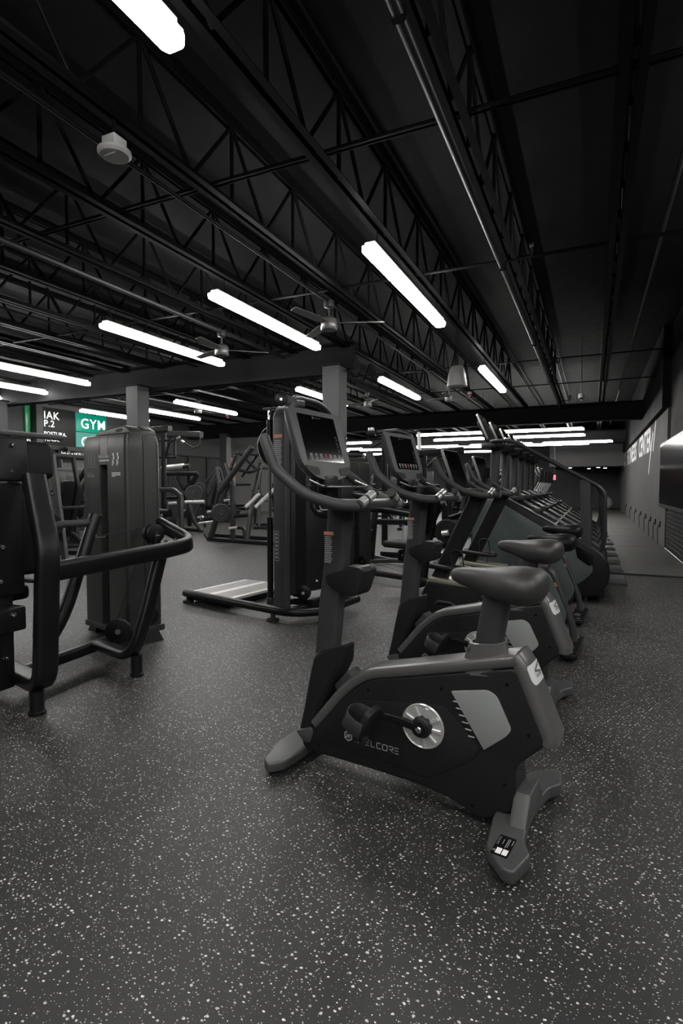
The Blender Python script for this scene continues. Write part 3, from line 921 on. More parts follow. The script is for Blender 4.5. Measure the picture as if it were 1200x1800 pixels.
        sweep(bm, fillet(pa, .03, 4), rrect(.017, .032, .007, 3), up=(0, 0, 1), scale=None)
        lathe(bm, [(.028, -.008), (.03, 0), (.028, .008)], (cx, s * (HW + .036), cz), 'y', 18)
        finish('crank_arm', bm, 'powder_black', t, 45)
        # pedal: angled foot bed with strap and counterweight
        Mp = Matrix.Translation((ex + .015 * s, s * (HW + .105), ez - .012)) @ Matrix.Rotation(math.radians(62), 4, 'Y')
        bm = NB(); prism(bm, round_poly([(-.062, -.05), (.068, -.046), (.078, 0), (.068, .046), (-.062, .05), (-.074, 0)], .015, 3), 'z', -.012, .012, .004, 2)
        apply(bm, Mp); ped = finish('pedal', bm, 'rubber', t)
        bm = NB()
        for k in range(6): box(bm, (-.035 + .014 * k, 0, .0125), (.006, .07, .004), .001, 1)
        apply(bm, Mp); finish('pedal_grip', bm, 'powder_dark', ped)
        bm = NB()
        arc = [(.006, -.056, -.01), (.012, -.062, .03), (.014, -.044, .074), (.014, 0, .086), (.014, .044, .074), (.012, .062, .03), (.006, .056, -.01)]
        sweep(bm, fillet(arc, .02, 4), rrect(.004, .060, .001, 1), up=(1, 0, 0)); apply(bm, Mp)
        finish('pedal_strap', bm, 'frame_grey', ped, 60)
        bm = NB(); rod(bm, (ex, s * (HW + .045), ez), (ex + .003, s * (HW + .085), ez), .009, 10); finish('pedal_axle', bm, 'steel_dark', ped)
        bm = NB(); box(bm, (.062, 0, -.02), (.03, .03, .02), .006, 2); apply(bm, Mp); finish('strap_buckle', bm, 'rubber', ped)
    # logo and maker's lettering on the near side
    M = frame_mat((.718, HW + .0042, .163), (-1, 0, .0), (0, 0, 1))
    bm = NB(); Mh = M.copy(); Mh.translation = Vector((.712, HW + .0042, .182)); hex_logo(bm, Mh, .020)
    finish('logo', bm, 'logo_grey', t, 0)
    bm = NB(); Mt = M.copy(); Mt.translation = Vector((.684, HW + .0042, .166)); lettering(bm, 'SKELCORE', Mt, .0215, .17, 1.19)
    finish('lettering', bm, 'logo_grey', t, 0)
    # front boot holding the column
    bm = NB()
    rows = []
    for x0, x1, z0, z1, hw in ((.985, .90, .115, .105, .066), (.955, .855, .235, .255, .066), (.93, .80, .36, .375, .064), (.905, .757, .468, .455, .060), (.88, .752, .49, .53, .056)):
        rows.append([(x0, -hw * .62, z0), (x0 - .02, -hw, z0), (x1 + .015, -hw, z1), (x1, -hw * .7, z1), (x1, hw * .7, z1), (x1 + .015, hw, z1), (x0 - .02, hw, z0), (x0, hw * .62, z0)])
    loft(bm, rows)
    bmesh.ops.bevel(bm, geom=bm.edges[:], offset=.006, segments=2, affect='EDGES', clamp_overlap=True)
    bt = finish('column_boot', bm, 'black_plastic', t, 30)
    bm = NB(); prism(bm, round_poly([(.975, .14), (.93, .10), (.90, .105), (.885, .15), (.90, .17)], .012, 3), 'y', -.079, .079, .006, 2)
    finish('boot_hinge', bm, 'foot_grey', t)
    bm = NB(); prism(bm, [(.80, .36), (.74, .43), (.70, .40), (.77, .31)], 'y', -.045, .045, .008, 2); finish('boot_neck', bm, 'frame_grey', t)
    # column
    bm = NB()
    rows = []
    for xc, z in ((.862, .45), (.838, .70), (.815, .86), (.798, 1.05), (.797, 1.108)):
        rows.append([(xc + a, b, z) for a, b in rrect(.104, .068, .026, 4)])
    loft(bm, rows); finish('column', bm, 'frame_grey', t, 50)
    # warning label
    Ms = frame_mat((.858, .0352, .85), (-1, 0, .0), (.14, 0, 1))
    Ms.translation = Vector((.852, .0348, .862))
    bm = NB(); quad_print(bm, Ms, -.004, .118, .044, .132); lab = finish('warning_header', bm, 'print_orange', t, 0)
    bm = NB()
    for k in range(14): quad_print(bm, Ms, -.001, .004 + .008 * k, .034 + .006 * ((k * 7) % 3 - 1) * .5, .0085 + .008 * k)
    finish('warning_text', bm, 'print_grey', lab, 0)
    # bottle pocket
    bm = NB()
    pk = [(.838, .815), (.80, .83), (.69, .862), (.652, .848), (.685, .745), (.735, .735), (.80, .765), (.835, .785)]
    prism(bm, round_poly(pk, [.004, .01, .012, .01, .02, .03, .02, .01], 3), 'y', -.052, .052, .006, 2)
    cp = finish('bottle_pocket', bm, 'black_plastic', t)
    bm = NB(); prism(bm, round_poly([(.745, -.035), (.668, -.035), (.668, .035), (.745, .035)], .015, 3), 'z', .852, .858); finish('pocket_opening', bm, 'rubber', cp)
    # neck loop in front of the column, console stalk
    bm = NB(); tube(bm, [(.80, 0, 1.062), (.905, 0, 1.062), (.935, 0, 1.10), (.925, 0, 1.23)], .021, 12, .04); finish('neck_loop', bm, 'powder_black', t, 60)
    bm = NB(); box(bm, (.862, 0, 1.165), (.05, .10, .12), .01, 2); finish('console_stalk', bm, 'powder_black', t)
    bm = NB(); tube(bm, [(.83, -.17, 1.205), (.76, -.17, 1.178), (.76, .17, 1.178), (.83, .17, 1.205)], .005, 8, .03); finish('tray_rail', bm, 'steel_dark', t, 60)
    bm = NB(); box(bm, (.80, 0, 1.181), (.085, .33, .006), .002, 1); finish('tray', bm, 'black_plastic', t)
    handlebars(t)
    # console (local: u across, v up the face, w towards the rider)
    tilt = math.radians(17)
    vdir = Vector((math.sin(tilt), 0, math.cos(tilt))); wdir = Vector((-math.cos(tilt), 0, math.sin(tilt)))
    Mc = Matrix((Vector((0, -1, 0)), vdir, wdir)).transposed().to_4x4(); Mc.translation = Vector((.888, 0, 1.355))
    bm = NB()
    fr = round_poly([(-.188, .150), (.188, .150), (.183, -.085), (.140, -.135), (.06, -.158), (-.06, -.158), (-.140, -.135), (-.183, -.085)], [.015, .015, .03, .03, .03, .03, .03, .03], 4)
    bk = [(a * .84, b * .82 - .005) for a, b in fr]
    loft(bm, [[(a * .92, b * .93, -.052) for a, b in bk], [(a, b, -.044) for a, b in bk], [(a * 1.0, b * 1.0, -.012) for a, b in fr], [(a, b, -.002) for a, b in fr], [(a * .985, b * .985, .004) for a, b in fr]])
    apply(bm, Mc); con = finish('console', bm, 'frame_grey', t, 40)
    bm = NB(); prism(bm, [(-.136, .125), (.130, .125), (.130, -.078), (-.136, -.078)], 'z', .0035, .0052, M=Mc)
    scr = finish('screen', bm, 'screen_glass', con)
    for k in range(7):
        bm = NB(); M2 = Mc @ Matrix.Translation((-.105 + .0345 * k, -.053, .0053))
        ribbon(bm, [(-.008, -.008), (.008, -.008), (.008, .008), (-.008, .008), (-.008, -.008)], .0022, M2)
        quad_print(bm, M2, -.004, -.004, .003, .005); quad_print(bm, M2, -.007, -.0165, .007, -.0135)
        finish('button_icon', bm, 'print_red' if k == 3 else 'print_grey', scr, 0)
    for k in range(3):
        bm = NB(); M2 = Mc @ Matrix.Translation((.108, .035 - .028 * k, .0053))
        ribbon(bm, [(-.006, .006), (.002, -.002), (.006, -.008)], .003, M2); quad_print(bm, M2, -.005, -.014, .007, -.012)
        finish('side_icon', bm, 'print_dim', scr, 0)
    bm = NB(); quad_print(bm, Mc @ Matrix.Translation((0, 0, .0046)), -.022, .112, .026, .117); hex_logo(bm, Mc @ Matrix.Translation((-.03, .1145, .0053)), .006)
    finish('screen_logo', bm, 'print_dim', scr, 0)
    for s in (-1, 1):
        bm = NB(); prism(bm, round_poly([(s * .165, -.095), (s * .075, -.105), (s * .075, -.135), (s * .125, -.137), (s * .158, -.115)], .008, 3), 'z', .0035, .0065, M=Mc)
        finish('speaker_pocket', bm, 'label_black', con)
    # seat post, collar, saddle
    bm = NB()
    sweep(bm, [(.190, 0, .50), (.140, 0, .80)], [(a, b) for a, b in rrect(.080, .094, .034, 4)], up=(1, 0, 0)); finish('seat_post', bm, 'frame_grey', t, 50)
    rows = []
    for zc, w, d, xo in ((.525, .142, .175, .182), (.56, .128, .158, .180), (.61, .112, .135, .176), (.632, .110, .128, .172), (.634, .094, .110, .172), (.61, .09, .104, .174)):
        rows.append([(xo + a, b, zc - a * .12) for a, b in rrect(d, w, min(d, w) * .48, 5)])
    bm = NB(); loft(bm, rows, caps=False); finish('post_collar', bm, 'cover_grey', t, 50)
    bm = NB(); rod(bm, (.225, .02, .60), (.225, .050, .605), .008, 10); finish('height_pin', bm, 'steel_dark', t)
    saddle(t)
    # stabilisers
    bm = NB()
    st = [(-.035, .335), (.055, .345 - .005), (.095, .275), (.095, .19), (.125, .08), (.125, -.08), (.095, -.19), (.095, -.275), (.055, -.34), (-.035, -.335), (-.058, -.265), (-.03, -.19), (.02, -.06), (.02, .06), (-.03, .19), (-.058, .265)]
    st = [(.04, .345), (-.015, .35), (-.04, .24), (-.005, .18), (.035, -.10), (.0, -.15), (.02, -.345), (.07, -.345), (.11, -.26), (.12, -.06), (.12, .06), (.09, .275)]
    st = [(.012, .342), (-.018, .338), (-.040, .235), (-.006, .178), (.012, .04), (.012, -.04), (-.006, -.178), (-.040, -.235), (-.018, -.338), (.012, -.342), (.088, -.27), (.118, -.10), (.118, .10), (.088, .27)]
    prism(bm, round_poly(st, .012, 2), 'z', .022, .066, .008, 3)
    rs = finish('rear_stabilizer', bm, 'foot_grey', t, 40)
    bm = NB(); prism(bm, [(-.13, .06), (.13, .06), (.06, .15), (-.06, .15)], 'x', .002, .06, .01, 2); finish('rear_riser', bm, 'foot_grey', t)
    bm = NB()
    fs = [(1.035, .215), (.99, .245), (.945, .19), (.94, .05), (.94, -.05), (.945, -.19), (.99, -.245), (1.035, -.215), (1.085, -.06), (1.085, .06)]
    prism(bm, round_poly(fs, .015, 2), 'z', .022, .062, .008, 3); finish('front_stabilizer', bm, 'foot_grey', t, 40)
    for x, y in ((.035, .29), (.035, -.29), (.99, .20), (.99, -.20)): leveler(t, x, y)
    # maker's plate on the rear stabiliser (codes left blank)
    Ml = frame_mat((.058, .19, .0664), (0.10, .995, 0), (-.995, .10, 0))
    Ml = frame_mat((.066, .187, .0664), (0.02, 1, 0), (-1, .02, 0))
    bm = NB(); prism(bm, round_poly([(0, 0), (.105, 0), (.105, .052), (0, .052)], .004, 2), 'z', 0, .0008, M=Ml); pl = finish('maker_plate', bm, 'label_black', rs, 0)
    Mq = Ml @ Matrix.Translation((0, 0, .0006))
    bm = NB()
    for k in range(2): quad_print(bm, Mq, .068, .012 + .019 * k, .097, .028 + .019 * k)
    finish('plate_box', bm, 'print_white', rs, 0)
    bm = NB()
    Mt = Mq @ frame_mat((.010, .010, 0), (1, 0, 0), (0, 1, 0))
    Mz = Ml @ Matrix.Translation((.075, .007, .0006)) @ Matrix.Rotation(PI, 4, 'Z')
    lettering(bm, 'SKELCORE', Ml @ Matrix.Translation((.012, .004, .0006)), .0045, .2, 1.2)
    for a, b, c in ((.02, .019, .046), (.012, .031, .060), (.012, .036, .056), (.012, .046, .040)): quad_print(bm, Mq, a, b, c, b + .002)
    hex_logo(bm, Ml @ Matrix.Translation((.085, .0065, .0006)), .0055)
    finish('plate_text', bm, 'print_grey', rs, 0)
    return t

ub = make_upright_bike()
ub.location = (-.156, 1.934, 0); ub.rotation_euler = (0, 0, math.radians(172))
ub['label'] = 'charcoal upright exercise bike at the open end of the row, fully in view'
ub2 = copy_tree(ub)
ub2.location = (-.16, 3.02, 0); ub2.rotation_euler = (0, 0, math.radians(170))
ub2['label'] = 'charcoal upright exercise bike, second from the open end of the row'

# ------------------------------------------------------------------ studio bike
def make_studio_bike():
    t = thing('studio_bike', '', 'exercise bike', group='studio bikes with thin consoles')
    # front housing with metal top plate
    bm = NB(); prism(bm, round_poly([(1.12, .05), (1.17, .16), (1.05, .44), (.62, .42), (.52, .30), (.48, .08)], .03, 3), 'y', -.085, .085, .015, 2); h = finish('front_housing', bm, 'black_plastic', t)
    bm = NB(); prism(bm, round_poly([(1.055, .435), (1.03, .468), (.62, .440), (.63, .405)], .01, 2), 'y', -.088, .088, .006, 2); finish('metal_plate', bm, 'bronze_plate', t)
    bm = NB(); tube(bm, [(.98, .09, .26), (.96, .10, .29), (.84, .10, .285), (.78, .095, .22)], .012, 8, .03); finish('carry_handle', bm, 'frame_grey', t, 60)
    # flywheel shell and rear body with side shields
    bm = NB(); prism(bm, round_poly([(.60, .12), (.60, .36), (.40, .56), (.22, .60), (.17, .58), (.02, .22), (.06, .12)], .05, 4), 'y', -.07, .07, .02, 3); finish('rear_body', bm, 'black_plastic', t)
    for s in (-1, 1):
        lo, hi = (.066, .082) if s > 0 else (-.082, -.066)
        bm = NB(); prism(bm, round_poly([(.56, .16), (.55, .36), (.40, .57), (.205, .61), (.138, .555), (.015, .27), (.08, .15)], .06, 5), 'y', lo, hi, .006, 3); finish('side_shield', bm, 'teal_grey', t)
        bm = NB(); lathe(bm, [(.045, s * .0), (.043, s * .02), (.02, s * .024)], (.42, s * .08, .27), 'y', 18); finish('hub', bm, 'powder_black', t)
        ex, ez = .42 + s * .15, .27 + s * .06
        bm = NB(); sweep(bm, [(.42, s * .115, .27), (ex, s * .12, ez)], rrect(.016, .028, .006, 2), up=(0, 0, 1)); finish('crank_arm', bm, 'powder_black', t)
        bm = NB(); box(bm, (ex, s * .18, ez), (.10, .085, .024), .006, 2); p = finish('pedal', bm, 'rubber', t)
        bm = NB(); sweep(bm, fillet([(ex, s * .18 - .045, ez), (ex, s * .18 - .045, ez + .05), (ex, s * .18 + .045, ez + .05), (ex, s * .18 + .045, ez)], .03, 4), rrect(.003, .04, .001, 1), up=(1, 0, 0)); finish('pedal_strap', bm, 'rubber', p, 60)
    bm = NB()
    M = frame_mat((.25, .0825, .235), (-.87, 0, .5), (.5, 0, .87))
    lettering(bm, 'SKELCORE', M @ Matrix.Translation((-.27, 0, 0)), .024, .16, 1.2)
    finish('lettering', bm, 'logo_grey', t, 0)
    bm = NB()
    M = frame_mat((.105, .0435, .50), (-.38, 0, -.92), (.92, 0, -.38))
    quad_print(bm, M, 0, 0, .03, .02); finish('warning_sticker', bm, 'print_orange', t, 0)
    # rear rail
    bm = NB(); sweep(bm, fillet([(.235, 0, .615), (.135, 0, .57), (-.005, 0, .20), (-.02, 0, .09)], .05, 4), rrect(.085, .045, .018, 3), up=(-1, 0, 0)); finish('rear_rail', bm, 'frame_grey', t, 50)
    bm = NB(); prism(bm, round_poly([(.045, -.27), (.045, .27), (-.065, .27), (-.065, -.27)], .02, 3), 'z', .02, .062, .012, 2); st = finish('rear_stabilizer', bm, 'powder_black', t)
    for s in (-1, 1):
        bm = NB(); prism(bm, round_poly([(.02, s * .10), (.02, s * .16), (-.03, s * .16), (-.03, s * .10)], .012, 3), 'z', .06, .085, .01, 2); finish('transport_grip', bm, 'foot_grey', st)
        bm = NB(); quad_print(bm, Matrix.Translation((-.02, s * .215, .0622)), -.012, -.018, -.006, .018); quad_print(bm, Matrix.Translation((-.02, s * .215, .0622)), .004, -.01, .012, .01); finish('size_mark', bm, 'print_grey', st, 0)
    bm = NB(); prism(bm, round_poly([(1.16, -.25), (1.16, .25), (1.06, .25), (1.06, -.25)], .02, 3), 'z', .02, .062, .012, 2); finish('front_stabilizer', bm, 'powder_black', t)
    for s in (-1, 1):
        bm = NB(); lathe(bm, [(.035, -.012), (.035, .012)], (1.175, s * .20, .036), 'y', 16); finish('transport_wheel', bm, 'rubber', t)
    for x, y in ((-.02, .23), (-.02, -.23), (1.1, .2), (1.1, -.2)): leveler(t, x, y)
    # leaning column with bottle band
    bm = NB(); sweep(bm, [(1.01, 0, .38), (.66, 0, 1.12)], rrect(.075, .12, .02, 3), up=(1, 0, 0)); finish('column', bm, 'black_plastic', t, 50)
    bm = NB(); tube(bm, [(1.04, .05, .555), (.76, .075, .535), (.72, 0, .535), (.76, -.075, .535), (1.04, -.05, .555)], .022, 8, .05)
    finish('bottle_band', bm, 'black_plastic', t, 60)
    bm = NB(); tube(bm, [(.86, .05, .55), (.87, .05, .66), (.84, .05, .69), (.78, .05, .68), (.765, .05, .54)], .006, 6, .04); finish('bottle_loop', bm, 'rubber', t, 60)
    bm = NB(); rod(bm, (.80, .07, .535), (.795, .07, .47), .012, 8); finish('brake_pin', bm, 'chrome', t)
    handlebars(t, True, -.055, .005)
    # thin tilted console
    tilt = math.radians(19)
    vdir = Vector((math.sin(tilt), 0, math.cos(tilt))); wdir = Vector((-math.cos(tilt), 0, math.sin(tilt)))
    Mc = Matrix((Vector((0, -1, 0)), vdir, wdir)).transposed().to_4x4(); Mc.translation = Vector((.845, 0, 1.30))
    bm = NB(); prism(bm, round_poly([(-.19, .17), (.19, .17), (.19, -.165), (-.19, -.165)], .02, 3), 'z', -.016, .004, M=Mc); c = finish('console', bm, 'brushed_steel', t)
    bm = NB(); prism(bm, round_poly([(-.18, .16), (.18, .16), (.18, -.155), (-.18, -.155)], .015, 3), 'z', .004, .006, M=Mc); finish('screen', bm, 'screen_glass', c)
    bm = NB(); prism(bm, round_poly([(-.14, .12), (.14, .12), (.14, -.13), (-.14, -.13)], .03, 3), 'z', -.045, -.016, .012, 2, M=Mc); finish('console_back', bm, 'black_plastic', c)
    bm = NB(); box(bm, (.75, 0, 1.135), (.16, .16, .06), .015, 2); finish('console_neck', bm, 'black_plastic', t)
    # seat
    bm = NB(); sweep(bm, [(.215, 0, .55), (.165, 0, .80)], rrect(.06, .075, .02, 3), up=(1, 0, 0)); finish('seat_post', bm, 'frame_grey', t, 50)
    bm = NB(); box(bm, (.21, 0, .60), (.12, .10, .05), .015, 2); finish('post_clamp', bm, 'frame_grey', t)
    bm = NB(); rod(bm, (.14, 0, .745), (.09, 0, .745), .016, 10); finish('seat_knob', bm, 'chrome', t)
    saddle(t, .0, -.06, .95, 'pad_vinyl')
    return t
sb = make_studio_bike()
sb.location = (-.12, 4.17, 0); sb.rotation_euler = (0, 0, math.radians(176))
sb['label'] = 'black studio bike with a thin tilted console, next to the upright bikes'
sb2 = copy_tree(sb)
sb2.location = (-.10, 5.22, 0); sb2.rotation_euler = (0, 0, math.radians(176))
sb2['label'] = 'black studio bike with a thin tilted console, next to the stair climbers'

# ------------------------------------------------------------------ stair climbers
def make_stair_climber():
    t = thing('stair_climber', '', 'stair climber')
    # local x forward; x = -X  (origin under the rear step side)
    for s in (1, -1):
        lo, hi = (.27, .36) if s > 0 else (-.36, -.27)
        out = [(1.16, .08), (1.20, .40), (1.20, .78), (1.15, .97), (1.03, 1.10), (.90, 1.10), (.02, .60), (-.10, .52), (-.165, .40), (-.17, .25), (-.09, .10), (.08, .05)]
        bm = NB(); prism(bm, round_poly(out, [.06, .1, .12, .1, .1, .08, .1, .08, .08, .1, .1, .08], 4), 'y', lo, hi, .025, 3)
        sh = finish('side_shell', bm, 'powder_black', t)
        lo, hi = (.352, .372) if s > 0 else (-.372, -.352)
        ta = [(1.17, .30), (1.185, .76), (1.13, .95), (1.02, 1.06), (.92, 1.03), (.16, .575), (.0, .42), (-.02, .33), (.12, .18), (.55, .14)]
        bm = NB(); prism(bm, round_poly(ta, [.1, .1, .1, .1, .08, .1, .08, .08, .1, .1], 4), 'y', lo, hi, .006, 3)
        finish('side_shield', bm, 'teal_grey', t)
        bm = NB(); prism(bm, round_poly([(.16, .60), (-.02, .50), (-.01, .40), (.02, .385), (.13, .46)], .02, 3), 'y', *((.345, .378) if s > 0 else (-.378, -.345)), .004, 2)
        finish('post_pocket', bm, 'label_black', t)
        bm = NB(); sweep(bm, [(.93, s * .315, 1.118), (.05, s * .315, .622)], rrect(.05, .016, .006, 2)); finish('top_rail', bm, 'steel_dark', t)
        # hand rail and post
        bm = NB(); tube(bm, [(1.0, s * .10, 1.665), (1.0, s * .34, 1.665), (.78, s * .34, 1.665), (-.06, s * .34, 1.175), (-.11, s * .34, 1.10), (-.115, s * .34, .62), (-.06, s * .32, .50)], .021, 10, [.08, .1, .1, .08, .05, .05], 4)
        finish('hand_rail', bm, 'powder_dark', t, 60)
        bm = NB(); sweep(bm, [(.045, s * .335, .50), (.07, s * .335, 1.245)], rrect(.045, .095, .012, 3), up=(1, 0, 0)); finish('rail_post', bm, 'frame_grey', t, 50)
    for k in range(7):
        f = k / 6
        x, z = -.20 + .98 * f, .21 + .84 * f
        bm = NB(); box(bm, (x + .0, 0, z), (.23 if k else .26, .52, .035), .008, 2); s_ = finish('step', bm, 'rubber' if k else 'frame_grey', t)
        bm = NB(); box(bm, (x - .108 if k else x - .122, 0, z + .0185), (.012, .5, .004), .001, 1); finish('step_edge', bm, 'powder_black', s_)
        if k < 6:
            bm = NB(); box(bm, (x + .115, 0, z + .07), (.012, .52, .13)); finish('riser', bm, 'rubber', t)
    # console mast, deck, console
    bm = NB(); sweep(bm, [(1.02, 0, .90), (1.0, 0, 1.64)], rrect(.16, .09, .03, 3), up=(1, 0, 0)); finish('console_mast', bm, 'frame_grey', t, 50)
    bm = NB(); prism(bm, round_poly([(1.13, -.24), (1.13, .24), (.93, .33), (.86, .30), (.90, 0), (.86, -.30), (.93, -.33)], .06, 4), 'z', 1.60, 1.652, .012, 2); finish('console_deck', bm, 'black_plastic', t)
    tilt = math.radians(24)
    vdir = Vector((math.sin(tilt), 0, math.cos(tilt))); wdir = Vector((-math.cos(tilt), 0, math.sin(tilt)))
    Mc = Matrix((Vector((0, -1, 0)), vdir, wdir)).transposed().to_4x4(); Mc.translation = Vector((1.105, 0, 1.83))
    bm = NB(); prism(bm, round_poly([(-.24, .16), (.24, .16), (.24, -.155), (-.24, -.155)], .02, 3), 'z', -.016, .004, M=Mc); c = finish('console', bm, 'brushed_steel', t)
    bm = NB(); prism(bm, round_poly([(-.23, .15), (.23, .15), (.23, -.145), (-.23, -.145)], .015, 3), 'z', .004, .006, M=Mc); finish('screen', bm, 'screen_glass', c)
    bm = NB(); prism(bm, round_poly([(-.16, .10), (.16, .10), (.16, -.15), (-.16, -.15)], .03, 3), 'z', -.05, -.016, .012, 2, M=Mc); finish('console_back', bm, 'black_plastic', c)
    for y in (-.15, .15):
        bm = NB(); tube(bm, [(.93, y, 1.65), (.89, y, 1.70), (.82, y, 1.705)], .014, 8, .03); finish('grip', bm, 'chrome', t, 60)
    bm = NB(); lathe(bm, [(.02, 0), (.022, .012), (.012, .018)], (.93, 0, 1.652), 'z', 12); finish('stop_button', bm, 'print_red', t)
    bm = NB(); box(bm, (.5, 0, .10), (1.25, .5, .08), .01, 1); finish('base_frame', bm, 'powder_black', t)
    for x, y in ((.05, .30), (.05, -.30), (1.08, .30), (1.08, -.30)):
        bm = NB(); lathe(bm, [(.014, .09), (.014, .02), (.035, .016), (.035, 0)], (x, y, 0), 'z', 14); finish('leveling_foot', bm, 'frame_grey', t)
    return t
sc0 = make_stair_climber()
NS = 6
for k in range(NS):
    c = sc0 if k == 0 else copy_tree(sc0)
    c.location = (0.0, 6.33 + .81 * k, 0); c.rotation_euler = (0, 0, PI)
    c['label'] = ['stair climber with grey-green side shield next to the studio bikes', 'second stair climber in the row, counted from the studio bikes', 'third stair climber in the row, counted from the studio bikes',
                  'fourth stair climber in the row, counted from the studio bikes', 'fifth stair climber in the row, counted from the studio bikes', 'last stair climber of the row, furthest from the studio bikes'][k]
    c['group'] = 'stair climbers in a row'
# ------------------------------------------------------------------ strength machine helpers
def rt(bm, pts, w, h, r=None, up=(0, 0, 1), fr=0.08, n=5):
    """rounded rectangular tube; h measured along up"""
    return sweep(bm, fillet(pts, fr, n) if len(pts) > 2 else pts, rrect(w, h, r or min(w, h) * .3, 3), up=up)

def bolt(parent, p, axis, r=.011):
    p = Vector(p); a = Vector(axis).normalized()
    bm = NB(); rod(bm, p, p + a * .008, r, 6); rod(bm, p + a * .008, p + a * .013, r * .6, 8)
    return finish('bolt', bm, 'chrome', parent)

def pulley(parent, c, axis, r=.055, w=.022, name='pulley'):
    c = Vector(c); a = Vector(axis).normalized()
    bm = NB()
    prof = [(r * .96, -.5), (r, -.45), (r, -.35), (r * .86, -.1), (r * .86, .1), (r, .35), (r, .45), (r * .96, .5)]
    pts = [c + a * (w * h) for _, h in prof]
    ref = Vector((0, 0, 1)) if abs(a.z) < .9 else Vector((1, 0, 0))
    u = a.cross(ref).normalized(); v = a.cross(u)
    rings = []
    for (rr, h), p in zip(prof, pts):
        rings.append([p + (u * math.cos(2 * PI * k / 22) + v * math.sin(2 * PI * k / 22)) * rr for k in range(22)])
    loft(bm, rings)
    o = finish(name, bm, 'powder_black', parent, 40)
    bm = NB(); rod(bm, c - a * (w * .72), c + a * (w * .72), r * .22, 10); finish('axle', bm, 'chrome', o)
    return o

def wheel_plate(loc, axis, r, label, group='weight plates on the machines', w=.035):
    """a loose iron plate hung on a peg: own thing"""
    a = Vector(axis).normalized()
    t = thing('weight_plate', label, 'weight plate', loc, 0, group)
    ref = Vector((0, 0, 1)); u = a.cross(ref).normalized(); v = a.cross(u)
    bm = NB()
    prof = [(r * .14, -.5), (r * .30, -.5), (r * .34, -.3), (r * .78, -.3), (r * .82, -.5), (r * .97, -.5), (r, -.4), (r, .4), (r * .97, .5), (r * .82, .5), (r * .78, .3), (r * .34, .3), (r * .30, .5), (r * .14, .5)]
    loft(bm, [[a * (w * h) + (u * math.cos(2 * PI * k / 26) + v * math.sin(2 * PI * k / 26)) * rr for k in range(26)] for rr, h in prof] , caps=False)
    finish('iron_disc', bm, 'plate_iron', t, 35)
    bm = NB()
    rings = [[a * (w * h) + (u * math.cos(2 * PI * k / 16) + v * math.sin(2 * PI * k / 16)) * rr for k in range(16)] for rr, h in ((r * .15, -.52), (r * .13, -.52), (r * .13, .52), (r * .15, .52))]
    loft(bm, rings, caps=False); finish('hub_ring', bm, 'steel_dark', t, 35)
    return t

def pad(parent, M, w, h, d=.07, name='pad', material='pad_vinyl', r=.04):
    """upholstered pad: w along local x, h along local y, thickness d along local z"""
    bm = NB(); prism(bm, round_poly([(-w / 2, -h / 2), (w / 2, -h / 2), (w / 2, h / 2), (-w / 2, h / 2)], r, 4), 'z', -d / 2, d / 2, d * .3, 3, M=M)
    return finish(name, bm, material, parent, 50)

def cable(parent, pts, r=.003):
    bm = NB(); tube(bm, pts, r, 6); return finish('cable', bm, 'rubber', parent)

